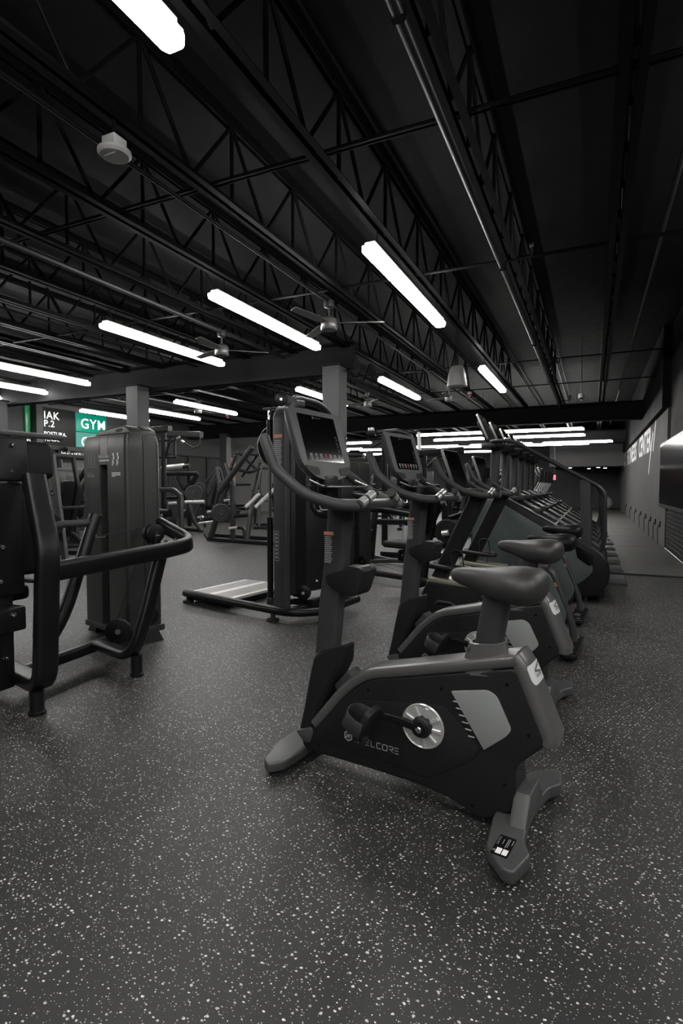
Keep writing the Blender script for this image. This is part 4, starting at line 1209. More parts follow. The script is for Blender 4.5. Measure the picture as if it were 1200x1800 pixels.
def weight_tower(t, M, w=.60, d=.29, H=1.60, detail=True, far=False):
    """shrouded weight stack: local x across the slotted face, y depth (0 = slotted face), z up"""
    d1 = d * .48
    # front shroud in two cheeks with a slot between
    sl = .052
    for s in (-1, 1):
        bm = NB()
        pl = [(s * sl - s * 0, .0), (s * (w / 2), 0), (s * (w / 2), d1), (s * sl, d1)]
        rows = []
        for z, k in ((.10, 1), (H - .12, 1), (H - .05, .985), (H - .012, .95), (H, .88)):
            pp = round_poly([(s * sl, (1 - k) * .35), (s * (w / 2) * k, (1 - k) * .35), (s * (w / 2) * k, d1), (s * sl, d1)], [.006, .03, .006, .004], 4)
            rows.append([(a, b, z) for a, b in pp])
        loft(bm, rows); apply(bm, M); finish('front_shroud', bm, 'shroud_plastic', t, 40)
    bm = NB(); rows = []
    for z, k in ((H - .235, 1), (H - .05, .985), (H - .012, .95), (H, .88)):
        rows.append([(a, b, z) for a, b in ((-sl, (1 - k) * .35), (sl, (1 - k) * .35), (sl, d1), (-sl, d1))])
    loft(bm, rows); apply(bm, M); finish('slot_cap', bm, 'shroud_plastic', t, 40)
    bm = NB(); box(bm, (0, d1 * .75, H * .5), (.11, .03, H * .84)); apply(bm, M); finish('slot_back', bm, 'label_black', t)
    bm = NB()
    for s in (-1, 1): rod(bm, (s * .018, d1 * .45, .12), (s * .018, d1 * .45, H - .2), .007, 8)
    apply(bm, M); finish('guide_rod', bm, 'steel_dark', t)
    # rear shroud and arched cap
    bm = NB(); rows = []
    for z, k in ((.10, 1), (H - .10, 1), (H - .03, .97), (H + .03, .9), (H + .055, .78)):
        pp = round_poly([(-w / 2 * k * .985, d1 + .006), (w / 2 * k * .985, d1 + .006), (w / 2 * k * .985, d - (1 - k) * .2), (-w / 2 * k * .985, d - (1 - k) * .2)], [.012, .012, .05, .05], 4)
        rows.append([(a, b, z) for a, b in pp])
    loft(bm, rows); apply(bm, M); finish('rear_shroud', bm, 'shroud_plastic', t, 40)
    bm = NB(); prism(bm, round_poly([(-w / 2 + .05, H - .03), (-w / 2 + .16, H + .035), (w / 2 - .10, H + .058), (w / 2 - .02, H + .02), (w / 2 - .02, H - .04), (-w / 2 + .05, H - .06)], .03, 4), 'y', d1 * .35, d - .03, .015, 3)
    apply(bm, M); finish('cap', bm, 'shroud_plastic', t, 45)
    # base plate with flared feet
    bm = NB(); box(bm, (0, d / 2, .085), (w + .02, d + .01, .05), .01, 2); apply(bm, M); finish('base_plate', bm, 'frame_grey', t)
    for s in (-1, 1):
        bm = NB()
        loft(bm, [[(s * (w / 2 - .05), d / 2 - .09, .085), (s * (w / 2 - .05), d / 2 + .09, .085), (s * (w / 2 + .01), d / 2 + .09, .085), (s * (w / 2 + .01), d / 2 - .09, .085)][::s],
                  [(s * (w / 2 - .05), d / 2 - .10, .0), (s * (w / 2 - .05), d / 2 + .10, .0), (s * (w / 2 + .07), d / 2 + .10, .0), (s * (w / 2 + .07), d / 2 - .10, .0)][::s]])
        apply(bm, M); finish('foot', bm, 'powder_black', t)
    if detail:
        Mf = M @ frame_mat((0, -.0012, 0), (1, 0, 0), (0, 0, 1))
        bm = NB()
        for k in range(3):
            x = -.215 + .045 * k
            quad_print(bm, Mf, x - .006, H - .235, x + .006, H - .165); quad_print(bm, Mf, x - .004, H - .16, x + .004, H - .148)
        quad_print(bm, Mf, -.24, H - .25, -.10, H - .247)
        lines = [(-.24, H - .30, -.18), (-.24, H - .315, -.13), (-.24, H - .325, -.13)]
        for a, b, c in lines: quad_print(bm, Mf, a, b, c, b + .005)
        finish('exercise_diagram', bm, 'print_grey', t, 0)
        bm = NB()
        hex_logo(bm, Mf @ Matrix.Translation((-.05, H - .172, .0006)), .012)
        lettering(bm, 'SKELCORE', Mf @ Matrix.Translation((-.032, H - .18, .0006)), .012, .2, 1.2)
        quad_print(bm, Mf, -.055, H - .208, .085, H - .198)
        finish('maker_lettering', bm, 'print_white', t, 0)
        bm = NB()
        for x in (.135, .195):
            for a, b, c, e in ((0, -.17, .02, -.15), (.008, -.20, .026, -.172), (-.004, -.225, .008, -.20), (.012, -.235, .02, -.21), (-.008, -.245, .004, -.226)): quad_print(bm, Mf, x + a, H + b, x + c, H + e)
        for k in range(4): quad_print(bm, Mf, .12, H - .30 - .009 * k, .24 if k < 3 else .17, H - .295 - .009 * k)
        finish('instruction_print', bm, 'print_white', t, 0)
        bm = NB(); prism(bm, round_poly([(w * .17, H + .012), (w * .30, H + .018), (w * .30, H + .036), (w * .17, H + .030)], .006, 3), 'y', d1 * .35 - .004, d1 * .35 + .01); apply(bm, M); finish('badge', bm, 'label_black', t)

# ------------------------------------------------------------------ seated machine with its weight tower (left)
LMO = Vector((-2.9, 2.4, 0))
LM = thing('chest_machine', 'black seated press machine with shrouded weight tower and curved frame', 'gym machine', LMO)
def lw(bm): return shift(bm, -LMO)
Mt = frame_mat((-3.40, 3.04, 0), (.97, -.22, 0), (.22, .97, 0)); Mt.translation = Vector((-3.40, 3.04, 0)) - LMO
weight_tower(LM, Mt, .62, .30, 1.58)
# near leg: low bar, bend, upright, leaning top
bm = NB(); rt(bm, [(-3.25, 2.06, .135), (-2.575, 1.90, .135), (-2.555, 1.92, .86), (-2.73, 1.98, 1.235)], .07, .115, .024, up=(-.2, 1, 0), fr=[.11, .08])
lw(bm); finish('near_leg', bm, 'powder_black', LM, 50)
bm = NB(); rod(bm, (-2.60, 1.87, .012), (-2.60, 1.87, .12), .036, 18); lathe(bm, [(.044, 0), (.044, .016), (.036, .02)], (-2.60, 1.87, 0), 'z', 20); lw(bm); finish('leg_foot', bm, 'powder_black', LM)
bm = NB(); rt(bm, [(-2.98, 2.60, .125), (-2.565, 2.49, .125), (-2.535, 2.57, .36), (-2.53, 2.72, .78)], .055, .092, .02, up=(-.2, 1, 0), fr=[.12, .1])
lw(bm); finish('far_leg', bm, 'powder_black', LM, 50)
bm = NB(); rod(bm, (-2.565, 2.52, .012), (-2.565, 2.52, .13), .034, 18); lathe(bm, [(.042, 0), (.042, .016), (.034, .02)], (-2.565, 2.52, 0), 'z', 20); lw(bm); finish('leg_foot', bm, 'powder_black', LM)
bm = NB(); rt(bm, [(-2.55, 1.93, .735), (-2.515, 2.72, .765), (-2.50, 3.00, .785), (-2.93, 3.13, .90)], .06, .105, .026, up=(0, 0, 1), fr=[.05, .16], n=8)
lw(bm); finish('curved_rail', bm, 'powder_black', LM, 50)
bm = NB(); rt(bm, [(-3.0, 2.05, .10), (-3.07, 2.95, .10)], .07, .07, .025); lw(bm); finish('base_tube', bm, 'powder_black', LM, 50)
# swing arm, handle, cable and pulleys
bm = NB(); tube(bm, [(-2.826, 2.46, 1.0), (-2.818, 2.22, .43), (-2.85, 2.10, .24)], .038, 16, .12); lw(bm); sa = finish('swing_arm', bm, 'powder_black', LM, 50)
bm = NB(); lathe(bm, [(.039, 0), (.037, .006), (.02, .007)], (-2.826, 2.46, .998), 'z', 18); lw(bm); finish('arm_cap', bm, 'rubber', LM)
bm = NB(); tube(bm, [(-2.835, 2.43, .955), (-2.87, 2.22, .955), (-2.90, 2.17, .90), (-2.92, 2.15, .62)], .022, 12, .06); lw(bm); finish('handle', bm, 'foam', LM, 60)
bm = NB(); rod(bm, (-2.826, 2.44, .955), (-2.835, 2.41, .955), .032, 12); lw(bm); finish('handle_clamp', bm, 'chrome', LM)
p1 = pulley(LM, Vector((-2.70, 2.80, .865)) - LMO, (.97, -.22, 0), .062); p2 = pulley(LM, Vector((-2.66, 2.80, .865)) - LMO, (.97, -.22, 0), .062)
bm = NB(); box(bm, (-2.68, 2.80, .825), (.09, .05, .06), .006, 1); lw(bm); finish('pulley_bracket', bm, 'powder_black', LM)
pulley(LM, Vector((-2.93, 2.72, .19)) - LMO, (.55, -.84, 0), .085, .03)
pulley(LM, Vector((-2.80, 2.88, .27)) - LMO, (.97, -.22, 0), .062)
cable(LM, [Vector(p) - LMO for p in ((-2.80, 2.44, .865), (-2.71, 2.76, .915))]); cable(LM, [Vector(p) - LMO for p in ((-2.79, 2.83, .81), (-2.96, 2.74, .265))])
bm = NB(); rod(bm, (-2.81, 2.42, .866), (-2.785, 2.49, .868), .010, 10); lw(bm); finish('cable_end', bm, 'chrome', LM)
# back pads (seen from behind) on their bracket, seat post and plates
Mp = frame_mat(Vector((-2.905, 1.87, 1.325)) - LMO, (.16, .987, 0), (-.10, 0, 1))
pad(LM, Mp, .62, .21, .10, 'head_pad'); 
Mb = Mp @ Matrix.Translation((.0, 0, .042)); 
bm = NB(); prism(bm, round_poly([(-.06, -.125), (.155, -.125), (.155, .118), (-.06, .118)], .02, 3), 'z', .0, .035, .012, 2, M=Mb); finish('pad_bracket', bm, 'powder_black', LM)
Mp2 = frame_mat(Vector((-2.90, 1.86, .94)) - LMO, (.16, .987, 0), (-.03, 0, 1))
pad(LM, Mp2, .60, .50, .09, 'back_pad')
bm = NB(); box(bm, (-2.835, 1.83, .90), (.03, .30, .60), .01, 2); lw(bm); finish('back_plate', bm, 'powder_black', LM)
bm = NB(); box(bm, (-2.87, 1.86, .42), (.075, .12, .66), .012, 2); lw(bm); finish('seat_post', bm, 'powder_black', LM)
bm = NB(); box(bm, (-2.83, 1.87, .47), (.10, .17, .13), .012, 2); lw(bm); finish('post_sleeve', bm, 'powder_black', LM)
bm = NB(); prism(bm, round_poly([(1.62, .50), (1.80, .44), (1.80, .30), (1.70, .26), (1.60, .34)], .02, 3), 'x', -2.86, -2.84, .003, 1); lw(bm); finish('pivot_plate', bm, 'frame_grey', LM)
Ms = frame_mat(Vector((-3.12, 1.88, .58)) - LMO, (1, 0, 0), (0, 1, 0)); pad(LM, Ms, .42, .40, .08, 'seat_pad')
for p, a in (((-2.60, 1.915, .735), (-.7, -.7, 0)), ((-2.60, 1.915, .685), (-.7, -.7, 0)), ((-2.818, 1.86, .86), (1, -.3, 0)), ((-2.818, 1.84, .68), (1, -.3, 0)), ((-2.78, 1.88, .50), (1, 0, 0)), ((-2.83, 1.87, .26), (1, -.2, 0)),
             ((-2.838, 1.77, .42), (1, 0, 0)), ((-2.838, 1.77, .345), (1, 0, 0)), ((-2.52, 2.74, .82), (0, 0, 1)), ((-2.51, 2.82, .825), (0, 0, 1)), ((-2.86, 3.07, .97), (.5, -.8, 0)), ((-2.86, 3.07, .84), (.5, -.8, 0)), ((-2.815, 1.93, 1.40), (1, -.2, 0)), ((-2.815, 1.92, 1.26), (1, -.2, 0))):
    bolt(LM, Vector(p) - LMO, a, .012)

# ------------------------------------------------------------------ standing machine with ribbed platform
MMO = Vector((-2.8, 4.5, 0))
MM = thing('standing_machine', 'tall black standing machine with a ribbed steel foot platform', 'gym machine', MMO)
def mw(bm): return shift(bm, -MMO)
bm = NB(); tube(bm, [(-3.76, 4.36, .095), (-2.35, 4.03, .095), (-2.12, 4.18, .095), (-2.02, 4.75, .11)], .037, 14, [.12, .14]); mw(bm); finish('base_tube', bm, 'powder_black', MM, 60)
for p in ((-3.73, 4.37), (-2.53, 4.06), (-3.7, 5.2)):
    bm = NB(); lathe(bm, [(.02, .075), (.02, .03), (.055, .02), (.055, 0)], (p[0], p[1], 0), 'z', 18); mw(bm); finish('leveling_foot', bm, 'rubber', MM)
Mpf = frame_mat((-3.74, 4.34, .10), (.985, -.17, 0), (.17, .985, 0)); Mpf = frame_mat((-3.77, 4.35, .10), (.992, -.125, 0), (.02, 1, 0)); Mpf.translation -= MMO
bm = NB(); prism(bm, round_poly([(0, 0), (.62, 0), (.62, .93), (0, .93)], .02, 3), 'z', -.03, .0, .004, 1, M=Mpf); pf = finish('platform', bm, 'platform_steel', MM)
for k in range(26):
    y = .05 + .034 * k
    for x0, x1 in ((.05, .26), (.34, .57)):
        bm = NB(); box(bm, ((x0 + x1) / 2, y, .0015), (x1 - x0, .012, .003), .001, 1); apply(bm, Mpf); finish('platform_rib', bm, 'platform_groove', pf)
bm = NB(); box(bm, (.31, .47, -.055), (.55, .86, .05), .006, 1); apply(bm, Mpf); finish('platform_frame', bm, 'powder_black', MM)
# tower: front post, black shroud, arched top tube
Mtw = frame_mat((-2.47, 4.12, 0), (.97, -.24, 0), (.24, .97, 0)); Mtw.translation -= MMO
bm = NB(); rows = []
pth = fillet([(0, 0, .06), (0, 0, 1.82), (0, .12, 1.91), (0, .22, 1.91)], [.08, .06], 5)
sweep(bm, pth, rrect(.155, .07, .02, 3), up=(0, 1, 0)); apply(bm, Mtw); finish('front_post', bm, 'frame_grey', MM, 50)
bm = NB(); prism(bm, round_poly([(.035, .22), (.035, 1.82), (.11, 1.88), (.60, 1.85), (.76, 1.72), (.76, .22)], [.01, .06, .05, .1, .12, .01], 4), 'x', -.07, .075, .012, 2); apply(bm, Mtw); finish('shroud', bm, 'black_plastic', MM, 40)
bm = NB(); box(bm, (.082, .16, 1.05), (.012, .12, 1.62), .004, 1); apply(bm, Mtw); finish('shroud_rib', bm, 'powder_black', MM)
bm = NB(); tube(bm, [(.0, .05, 1.84), (.02, .14, 1.965), (.02, .52, 1.945), (.02, .74, 1.76)], .034, 12, [.10, .16]); apply(bm, Mtw); finish('top_arch', bm, 'powder_dark', MM, 60)
pa_ = Vector((.55, -.83, 0)); pcn = Vector((-2.46, 4.10, 1.93)) - MMO
Mbr = frame_mat(pcn, (.83, .55, 0), (0, 0, 1))
for q in (-.026,):
    bm = NB(); prism(bm, round_poly([(-.05, 0), (-.03, .045), (.04, .045), (.14, .02), (.14, -.03), (.05, -.045), (-.03, -.045)], .02, 4), 'z', q, q + .004, M=Mbr); finish('pulley_bracket', bm, 'frame_grey', MM)
pulley(MM, pcn, pa_, .058, .03)
bm = NB(); quad_print(bm, Mtw @ frame_mat((-.03, -.036, 1.60), (1, 0, 0), (0, 0, 1)), -.03, .0, .075, .03); finish('warning_header', bm, 'print_orange', MM, 0)
bm = NB()
for k in range(17): quad_print(bm, Mtw @ frame_mat((-.03, -.036, 1.30), (1, 0, 0), (0, 0, 1)), -.025, .0 + .017 * k, .06 + .004 * (k % 3), .010 + .017 * k)
finish('warning_text', bm, 'print_grey', MM, 0)
bm = NB(); Mq = Mtw @ frame_mat((-.055, -.036, .53), (1, 0, 0), (0, 0, 1)); ribbon(bm, [(0, 0), (.05, 0), (.05, .26), (0, .26), (0, 0)], .005, Mq)
for k in range(7): quad_print(bm, Mq, .012, .02 + .034 * k, .038, .038 + .034 * k)
finish('guide_sticker', bm, 'print_grey', MM, 0)
# guide rod with sleeve, cam wheel and arm
R0v = Vector((-2.66, 4.23, 0)) - MMO
bm = NB(); rod(bm, R0v + V(0, 0, .88), R0v + V(0, 0, 1.86), .013, 12); finish('guide_rod', bm, 'chrome', MM)
bm = NB(); rod(bm, R0v + V(0, 0, .16), R0v + V(0, 0, .90), .028, 14); finish('rod_sleeve', bm, 'powder_black', MM)
bm = NB(); rod(bm, R0v + V(0, 0, 1.52), R0v + V(0, 0, 1.78), .026, 14); finish('rod_bushing', bm, 'powder_black', MM)
bm = NB(); rod(bm, R0v + V(0, 0, .085), R0v + V(0, 0, .17), .035, 12); finish('rod_joint', bm, 'steel_dark', MM)
bm = NB(); box(bm, R0v + V(.06, -.0, 1.875), (.20, .09, .014), .003, 1); finish('top_plate', bm, 'steel_dark', MM)
bm = NB(); prism(bm, [(-2.70, 1.87), (-2.48, 1.83), (-2.42, 1.25), (-2.58, 1.05), (-2.64, 1.45)], 'y', 4.28, 4.292); mw(bm); finish('side_plate', bm, 'powder_dark', MM)
cw = Vector((-2.70, 4.42, 1.56)) - MMO
bm = NB()
for rr, w0, w1 in ((.21, -.012, .012),): pass
lathe(bm, [(.19, -.016), (.205, -.016), (.205, -.008), (.196, 0), (.205, .008), (.205, .016), (.19, .016)], cw, 'y', 36); cam_w = finish('cam_wheel', bm, 'powder_black', MM, 40)
for zz in (-.016, .016):
    bm = NB(); sweep(bm, [cw + V(.2 * math.cos(2 * PI * k / 36), zz, .2 * math.sin(2 * PI * k / 36)) for k in range(36)], circ(.004, 6), closed=True); finish('wheel_rim', bm, 'steel_dark', cam_w, 60)
bm = NB(); lathe(bm, [(.035, -.04), (.035, .04)], cw, 'y', 16); finish('wheel_hub', bm, 'steel_dark', cam_w)
pulley(MM, Vector((-2.58, 4.32, 1.07)) - MMO, (.2, -.98, 0), .10, .03)
cable(MM, [Vector((-2.50, 4.06, 1.93)) - MMO, Vector((-2.60, 4.12, 1.80)) - MMO])
# lower cross tubes and pulleys
bm = NB(); rt(bm, [(-2.68, 4.25, .10), (-2.40, 4.70, .10)], .06, .06); mw(bm); finish('cross_tube', bm, 'powder_black', MM)
bm = NB(); rt(bm, [(-2.42, 4.14, .09), (-2.06, 4.62, .115)], .05, .05); mw(bm); finish('cross_tube', bm, 'powder_black', MM)
bm = NB(); rt(bm, [(-2.25, 4.55, .32), (-2.04, 4.66, .12)], .06, .05); mw(bm); finish('strut', bm, 'frame_grey', MM)
bm = NB(); box(bm, (-2.34, 4.38, .14), (.22, .24, .06), .01, 1); mw(bm); finish('pulley_mount', bm, 'powder_black', MM)
pulley(MM, Vector((-2.32, 4.24, .235)) - MMO, (.24, -.97, 0), .065, .03); pulley(MM, Vector((-2.42, 4.29, .235)) - MMO, (.24, -.97, 0), .055, .03)
for p in ((-2.28, 4.42, .315), (-2.36, 4.30, .30), (-2.20, 4.50, .35)):
    bolt(MM, Vector(p) - MMO, (.3, -.9, .3), .012)
# ------------------------------------------------------------------ other machines on the floor
def selector_machine(name, label, loc, rz, H=1.55, seat=True, group=None, arm=True):
    t = thing(name, label, 'gym machine', loc, rz, group)
    M = frame_mat((0, 0, 0), (1, 0, 0), (0, 1, 0))
    weight_tower(t, M, .56, .30, H, detail=False)
    bm = NB(); rt(bm, [(0, 0, .10), (0, -1.15, .10)], .07, .07, .02); finish('base_tube', bm, 'powder_black', t, 50)
    bm = NB(); rt(bm, [(-.38, -1.15, .09), (.38, -1.15, .09)], .07, .07, .02); finish('cross_tube', bm, 'powder_black', t, 50)
    for x in (-.36, .36):
        bm = NB(); lathe(bm, [(.02, .07), (.02, .03), (.045, .02), (.045, 0)], (x, -1.15, 0), 'z', 14); finish('leveling_foot', bm, 'rubber', t)
    bm = NB(); rt(bm, [(0, -1.05, .10), (0, -1.12, .55), (0, -1.22, 1.05)], .06, .09, .02, up=(0, 1, 0), fr=.1); finish('upright', bm, 'powder_black', t, 50)
    if seat:
        pad(t, frame_mat((0, -.80, .50), (1, 0, 0), (0, 1, 0)), .40, .42, .08, 'seat_pad')
        bm = NB(); box(bm, (0, -.82, .28), (.08, .08, .36), .012, 1); finish('seat_post', bm, 'powder_black', t)
        pad(t, frame_mat((0, -1.10, .92), (1, 0, 0), (0, -.12, 1)), .34, .58, .08, 'back_pad')
    if arm:
        bm = NB(); tube(bm, [(-.30, -.85, 1.02), (-.33, -.35, 1.08), (-.20, -.10, 1.10), (.20, -.10, 1.10), (.33, -.35, 1.08), (.30, -.85, 1.02)], .026, 10, .09); finish('press_arm', bm, 'powder_black', t, 60)
        for s in (-1, 1):
            bm = NB(); rod(bm, (s * .30, -.86, 1.02), (s * .30, -.70, 1.045), .022, 10); finish('grip', bm, 'rubber', t)
    bm = NB(); rt(bm, [(.29, .12, .88), (.46, -.05, .86), (.42, -.70, .80), (.10, -1.08, .62)], .05, .07, .02, fr=.14); finish('side_rail', bm, 'powder_black', t, 50)
    pulley(t, (0, -.10, .22), (1, 0, 0), .07); cable(t, [(0, -.03, .25), (0, -.75, .16)])
    return t

SHORT = {'leverage_row': 'leverage row machine', 'leverage_incline': 'leverage machine behind the A-frame press', 'leverage_squat': 'plate-loaded squat machine', 'leverage_far': 'machine before the black doors', 'leverage_pullover': 'machine near the wood panel', 'leverage_shrug': 'machine between column and coolers', 'free_weight_rack': 'press frame beside the ellipticals'}
def leverage_machine(name, label, loc, rz, W=1.3, H=1.75, var=0, plates=None, group=None):
    """plate loaded A-frame press: local x across, y towards the user"""
    t = thing(name, label, 'gym machine', loc, rz, group)
    for s in (-1, 1):
        bm = NB(); rt(bm, [(s * W * .5, -.55, .045), (s * W * .5, .75, .045)], .075, .075, .015); finish('base_rail', bm, 'powder_black', t, 50)
        bm = NB(); rt(bm, [(s * W * .5, -.45, .06), (s * W * .36, -.10, H)], .07, .09, .015, up=(0, 1, 0)); finish('upright', bm, 'powder_dark', t, 50)
        bm = NB(); rt(bm, [(s * W * .36, -.12, H * .93), (s * W * .42, .70, .07)], .055, .055, .012, up=(1, 0, 0)); finish('brace', bm, 'powder_dark', t, 50)
        # lever arm with peg and grip
        bm = NB(); rt(bm, [(s * W * .34, -.10, H * .96), (s * W * .40, .42, H * .62), (s * W * .34, .62, H * .46)], .055, .07, .015, fr=.08); finish('lever_arm', bm, 'powder_black', t, 50)
        bm = NB(); rod(bm, (s * W * .40, .42, H * .62), (s * (W * .40 + .24), .42, H * .62), .024, 12); finish('weight_peg', bm, 'chrome', t)
        bm = NB(); rod(bm, (s * W * .34, .60, H * .47), (s * W * .16, .66, H * .44), .02, 10); finish('grip', bm, 'rubber', t)
        bm = NB(); rod(bm, (s * W * .5, .35, .12), (s * (W * .5 + .22), .35, .12), .022, 12); finish('storage_peg', bm, 'chrome', t)
        bm = NB(); rod(bm, (s * W * .44, -.28, .62), (s * (W * .44 + .20), -.28, .62), .022, 12); finish('storage_peg', bm, 'chrome', t)
    for y, z in ((-.52, .045), (.72, .045), (-.10, H)):
        ww = W if z < 1 else W * .72
        bm = NB(); rt(bm, [(-ww / 2, y, z), (ww / 2, y, z)], .07, .07, .015); finish('cross_tube', bm, 'powder_black', t, 50)
    bm = NB(); rt(bm, [(-W * .42, -.30, H * .52), (W * .42, -.30, H * .52)], .05, .05, .012); finish('cross_tube', bm, 'powder_black', t, 50)
    bm = NB(); rt(bm, [(0, -.50, .06), (0, -.05, .42), (0, .35, .44)], .06, .08, .015, fr=.06); finish('seat_beam', bm, 'powder_black', t, 50)
    pad(t, frame_mat((0, .28, .51), (1, 0, 0), (0, 1, .05)), .34, .40, .08, 'seat_pad')
    pad(t, frame_mat((0, .02, .92), (1, 0, 0), (0, -.22, 1)), .30, .72, .08, 'back_pad')
    bm = NB(); rt(bm, [(0, -.02, .45), (0, -.18, 1.2), (0, -.10, H)], .06, .06, .015, up=(0, 1, 0), fr=.08); finish('spine', bm, 'powder_black', t, 50)
    for s in (-1, 1):
        for y in (-.52, .72):
            bm = NB(); box(bm, (s * W * .5, y, .004), (.12, .12, .008)); finish('foot_plate', bm, 'rubber', t)
    R = Matrix.Rotation(math.radians(rz), 4, 'Z')
    for (s, which, r) in (plates or []):
        p = {'arm': (s * (W * .40 + .13), .42, H * .62), 'rear': (s * (W * .44 + .14), -.28, .62), 'low': (s * (W * .5 + .10), .35, .12)}[which]
        if which == 'low': r = min(r, .11)
        q = R @ Vector(p) + Vector(loc)
        wheel_plate(q, R @ Vector((1, 0, 0)), r, ('iron plate on the %s peg of the ' % {'arm': 'lever', 'rear': 'rear', 'low': 'low'}[which]) + SHORT[name])
    return t

def cable_station(name, label, loc, rz, W=1.2, H=2.3, D=.9):
    t = thing(name, label, 'cable machine', loc, rz)
    for s in (-1, 1):
        bm = NB(); box(bm, (s * W / 2, 0, H / 2), (.09, .12, H), .012, 1); finish('post', bm, 'powder_black', t)
        bm = NB(); box(bm, (s * W / 2, 0, .03), (.14, D, .06), .012, 1); finish('foot_beam', bm, 'powder_black', t)
        bm = NB(); rod(bm, (s * (W / 2 - .10), .02, .1), (s * (W / 2 - .10), .02, H - .1), .013, 10); finish('guide_rod', bm, 'chrome', t)
        bm = NB(); box(bm, (s * W / 2, -.12, 1.1), (.12, .12, .16), .015, 1); finish('carriage', bm, 'frame_grey', t)
        pulley(t, (s * W / 2, -.2, 1.1), (1, 0, 0), .05)
        pulley(t, (s * (W / 2 - .12), -.1, H - .06), (1, 0, 0), .055)
        bm = NB(); tube(bm, [(s * (W / 2 - .28), -.20, H - .28), (s * (W / 2 - .14), -.28, H - .26), (s * (W / 2 - .10), -.18, H - .10)], .016, 8, .05); finish('hanging_handle', bm, 'steel_dark', t, 60)
        cable(t, [(s * W / 2, -.22, 1.05), (s * W / 2, -.22, .2)])
    bm = NB(); box(bm, (0, 0, H - .04), (W + .5, .12, .12), .012, 1); finish('top_beam', bm, 'powder_dark', t)
    bm = NB(); box(bm, (0, 0, H - .26), (W, .07, .07), .012, 1); finish('lower_beam', bm, 'powder_black', t)
    bm = NB(); box(bm, (0, .16, .85), (.46, .22, 1.5), .02, 2); finish('stack_shroud', bm, 'shroud_plastic', t)
    return t

def elliptical(name, label, loc, rz, group):
    t = thing(name, label, 'elliptical', loc, rz, group)
    bm = NB(); prism(bm, round_poly([(.55, .06), (.95, .06), (1.05, .30), (.95, .68), (.72, .72), (.52, .40)], .08, 4), 'y', -.16, .16, .03, 2); finish('drive_housing', bm, 'black_plastic', t)
    bm = NB(); rt(bm, [(-.75, 0, .05), (.9, 0, .05)], .09, .07, .02); finish('base_rail', bm, 'powder_black', t, 50)
    for x in (-.75, .9):
        bm = NB(); rt(bm, [(x, -.33, .05), (x, .33, .05)], .08, .06, .02); finish('cross_foot', bm, 'powder_black', t, 50)
        for y in (-.3, .3): leveler(t, x, y)
    bm = NB(); rt(bm, [(.80, 0, .60), (.68, 0, 1.42)], .09, .08, .02, up=(1, 0, 0)); finish('mast', bm, 'powder_dark', t, 50)
    for s in (-1, 1):
        bm = NB(); rt(bm, [(.62, s * .24, .45), (-.30, s * .20, .26), (-.72, s * .20, .12)], .05, .05, .015, fr=.1); finish('pedal_arm', bm, 'steel_dark', t, 50)
        bm = NB(); prism(bm, round_poly([(-.34, s * .20 - .08), (.04, s * .20 - .08), (.04, s * .20 + .08), (-.34, s * .20 + .08)], .03, 3), 'z', .30, .33, .008, 1); finish('foot_pedal', bm, 'rubber', t)
        bm = NB(); tube(bm, [(.62, s * .24, .45), (.70, s * .25, .95), (.52, s * .27, 1.28), (.50, s * .24, 1.52)], .02, 10, .12); finish('swing_handle', bm, 'steel_dark', t, 60)
        bm = NB(); tube(bm, [(.53, s * .268, 1.26), (.50, s * .24, 1.53)], .025, 10); finish('grip', bm, 'rubber', t)
    tilt = math.radians(25); vdir = Vector((math.sin(tilt), 0, math.cos(tilt))); wdir = Vector((-math.cos(tilt), 0, math.sin(tilt)))
    Mc = Matrix((Vector((0, -1, 0)), vdir, wdir)).transposed().to_4x4(); Mc.translation = Vector((.70, 0, 1.52))
    bm = NB(); prism(bm, round_poly([(-.2, .13), (.2, .13), (.2, -.13), (-.2, -.13)], .02, 3), 'z', -.02, .004, M=Mc); c = finish('console', bm, 'brushed_steel', t)
    bm = NB(); prism(bm, round_poly([(-.19, .12), (.19, .12), (.19, -.12), (-.19, -.12)], .015, 3), 'z', .004, .006, M=Mc); finish('screen', bm, 'screen_glass', c)
    return t

def bench(name, label, loc, rz, inc=35):
    t = thing(name, label, 'bench', loc, rz)
    bm = NB(); rt(bm, [(0, -.6, .06), (0, .6, .06)], .07, .07, .015); finish('base_rail', bm, 'powder_black', t)
    for y in (-.6, .6):
        bm = NB(); rt(bm, [(-.3, y, .045), (.3, y, .045)], .06, .06, .015); finish('cross_foot', bm, 'powder_black', t)
        for x in (-.28, .28): leveler(t, x, y)
    bm = NB(); rt(bm, [(0, .45, .07), (0, .2, .40)], .06, .06, .015, up=(1, 0, 0)); finish('front_leg', bm, 'powder_black', t)
    bm = NB(); rt(bm, [(0, -.45, .07), (0, -.1, .40)], .06, .06, .015, up=(1, 0, 0)); finish('rear_leg', bm, 'powder_black', t)
    pad(t, frame_mat((0, .30, .44), (1, 0, 0), (0, 1, .08)), .30, .36, .07, 'seat_pad')
    a = math.radians(inc)
    pad(t, frame_mat((0, .08 - .42 * math.cos(a), .46 + .42 * math.sin(a)), (1, 0, 0), (0, -math.cos(a), math.sin(a))), .28, .80, .07, 'back_pad')
    bm = NB(); rt(bm, [(0, -.35, .10), (0, .0 - .5 * math.cos(a), .42 + .5 * math.sin(a))], .04, .05, .01, up=(1, 0, 0)); finish('incline_strut', bm, 'steel_dark', t)
    return t

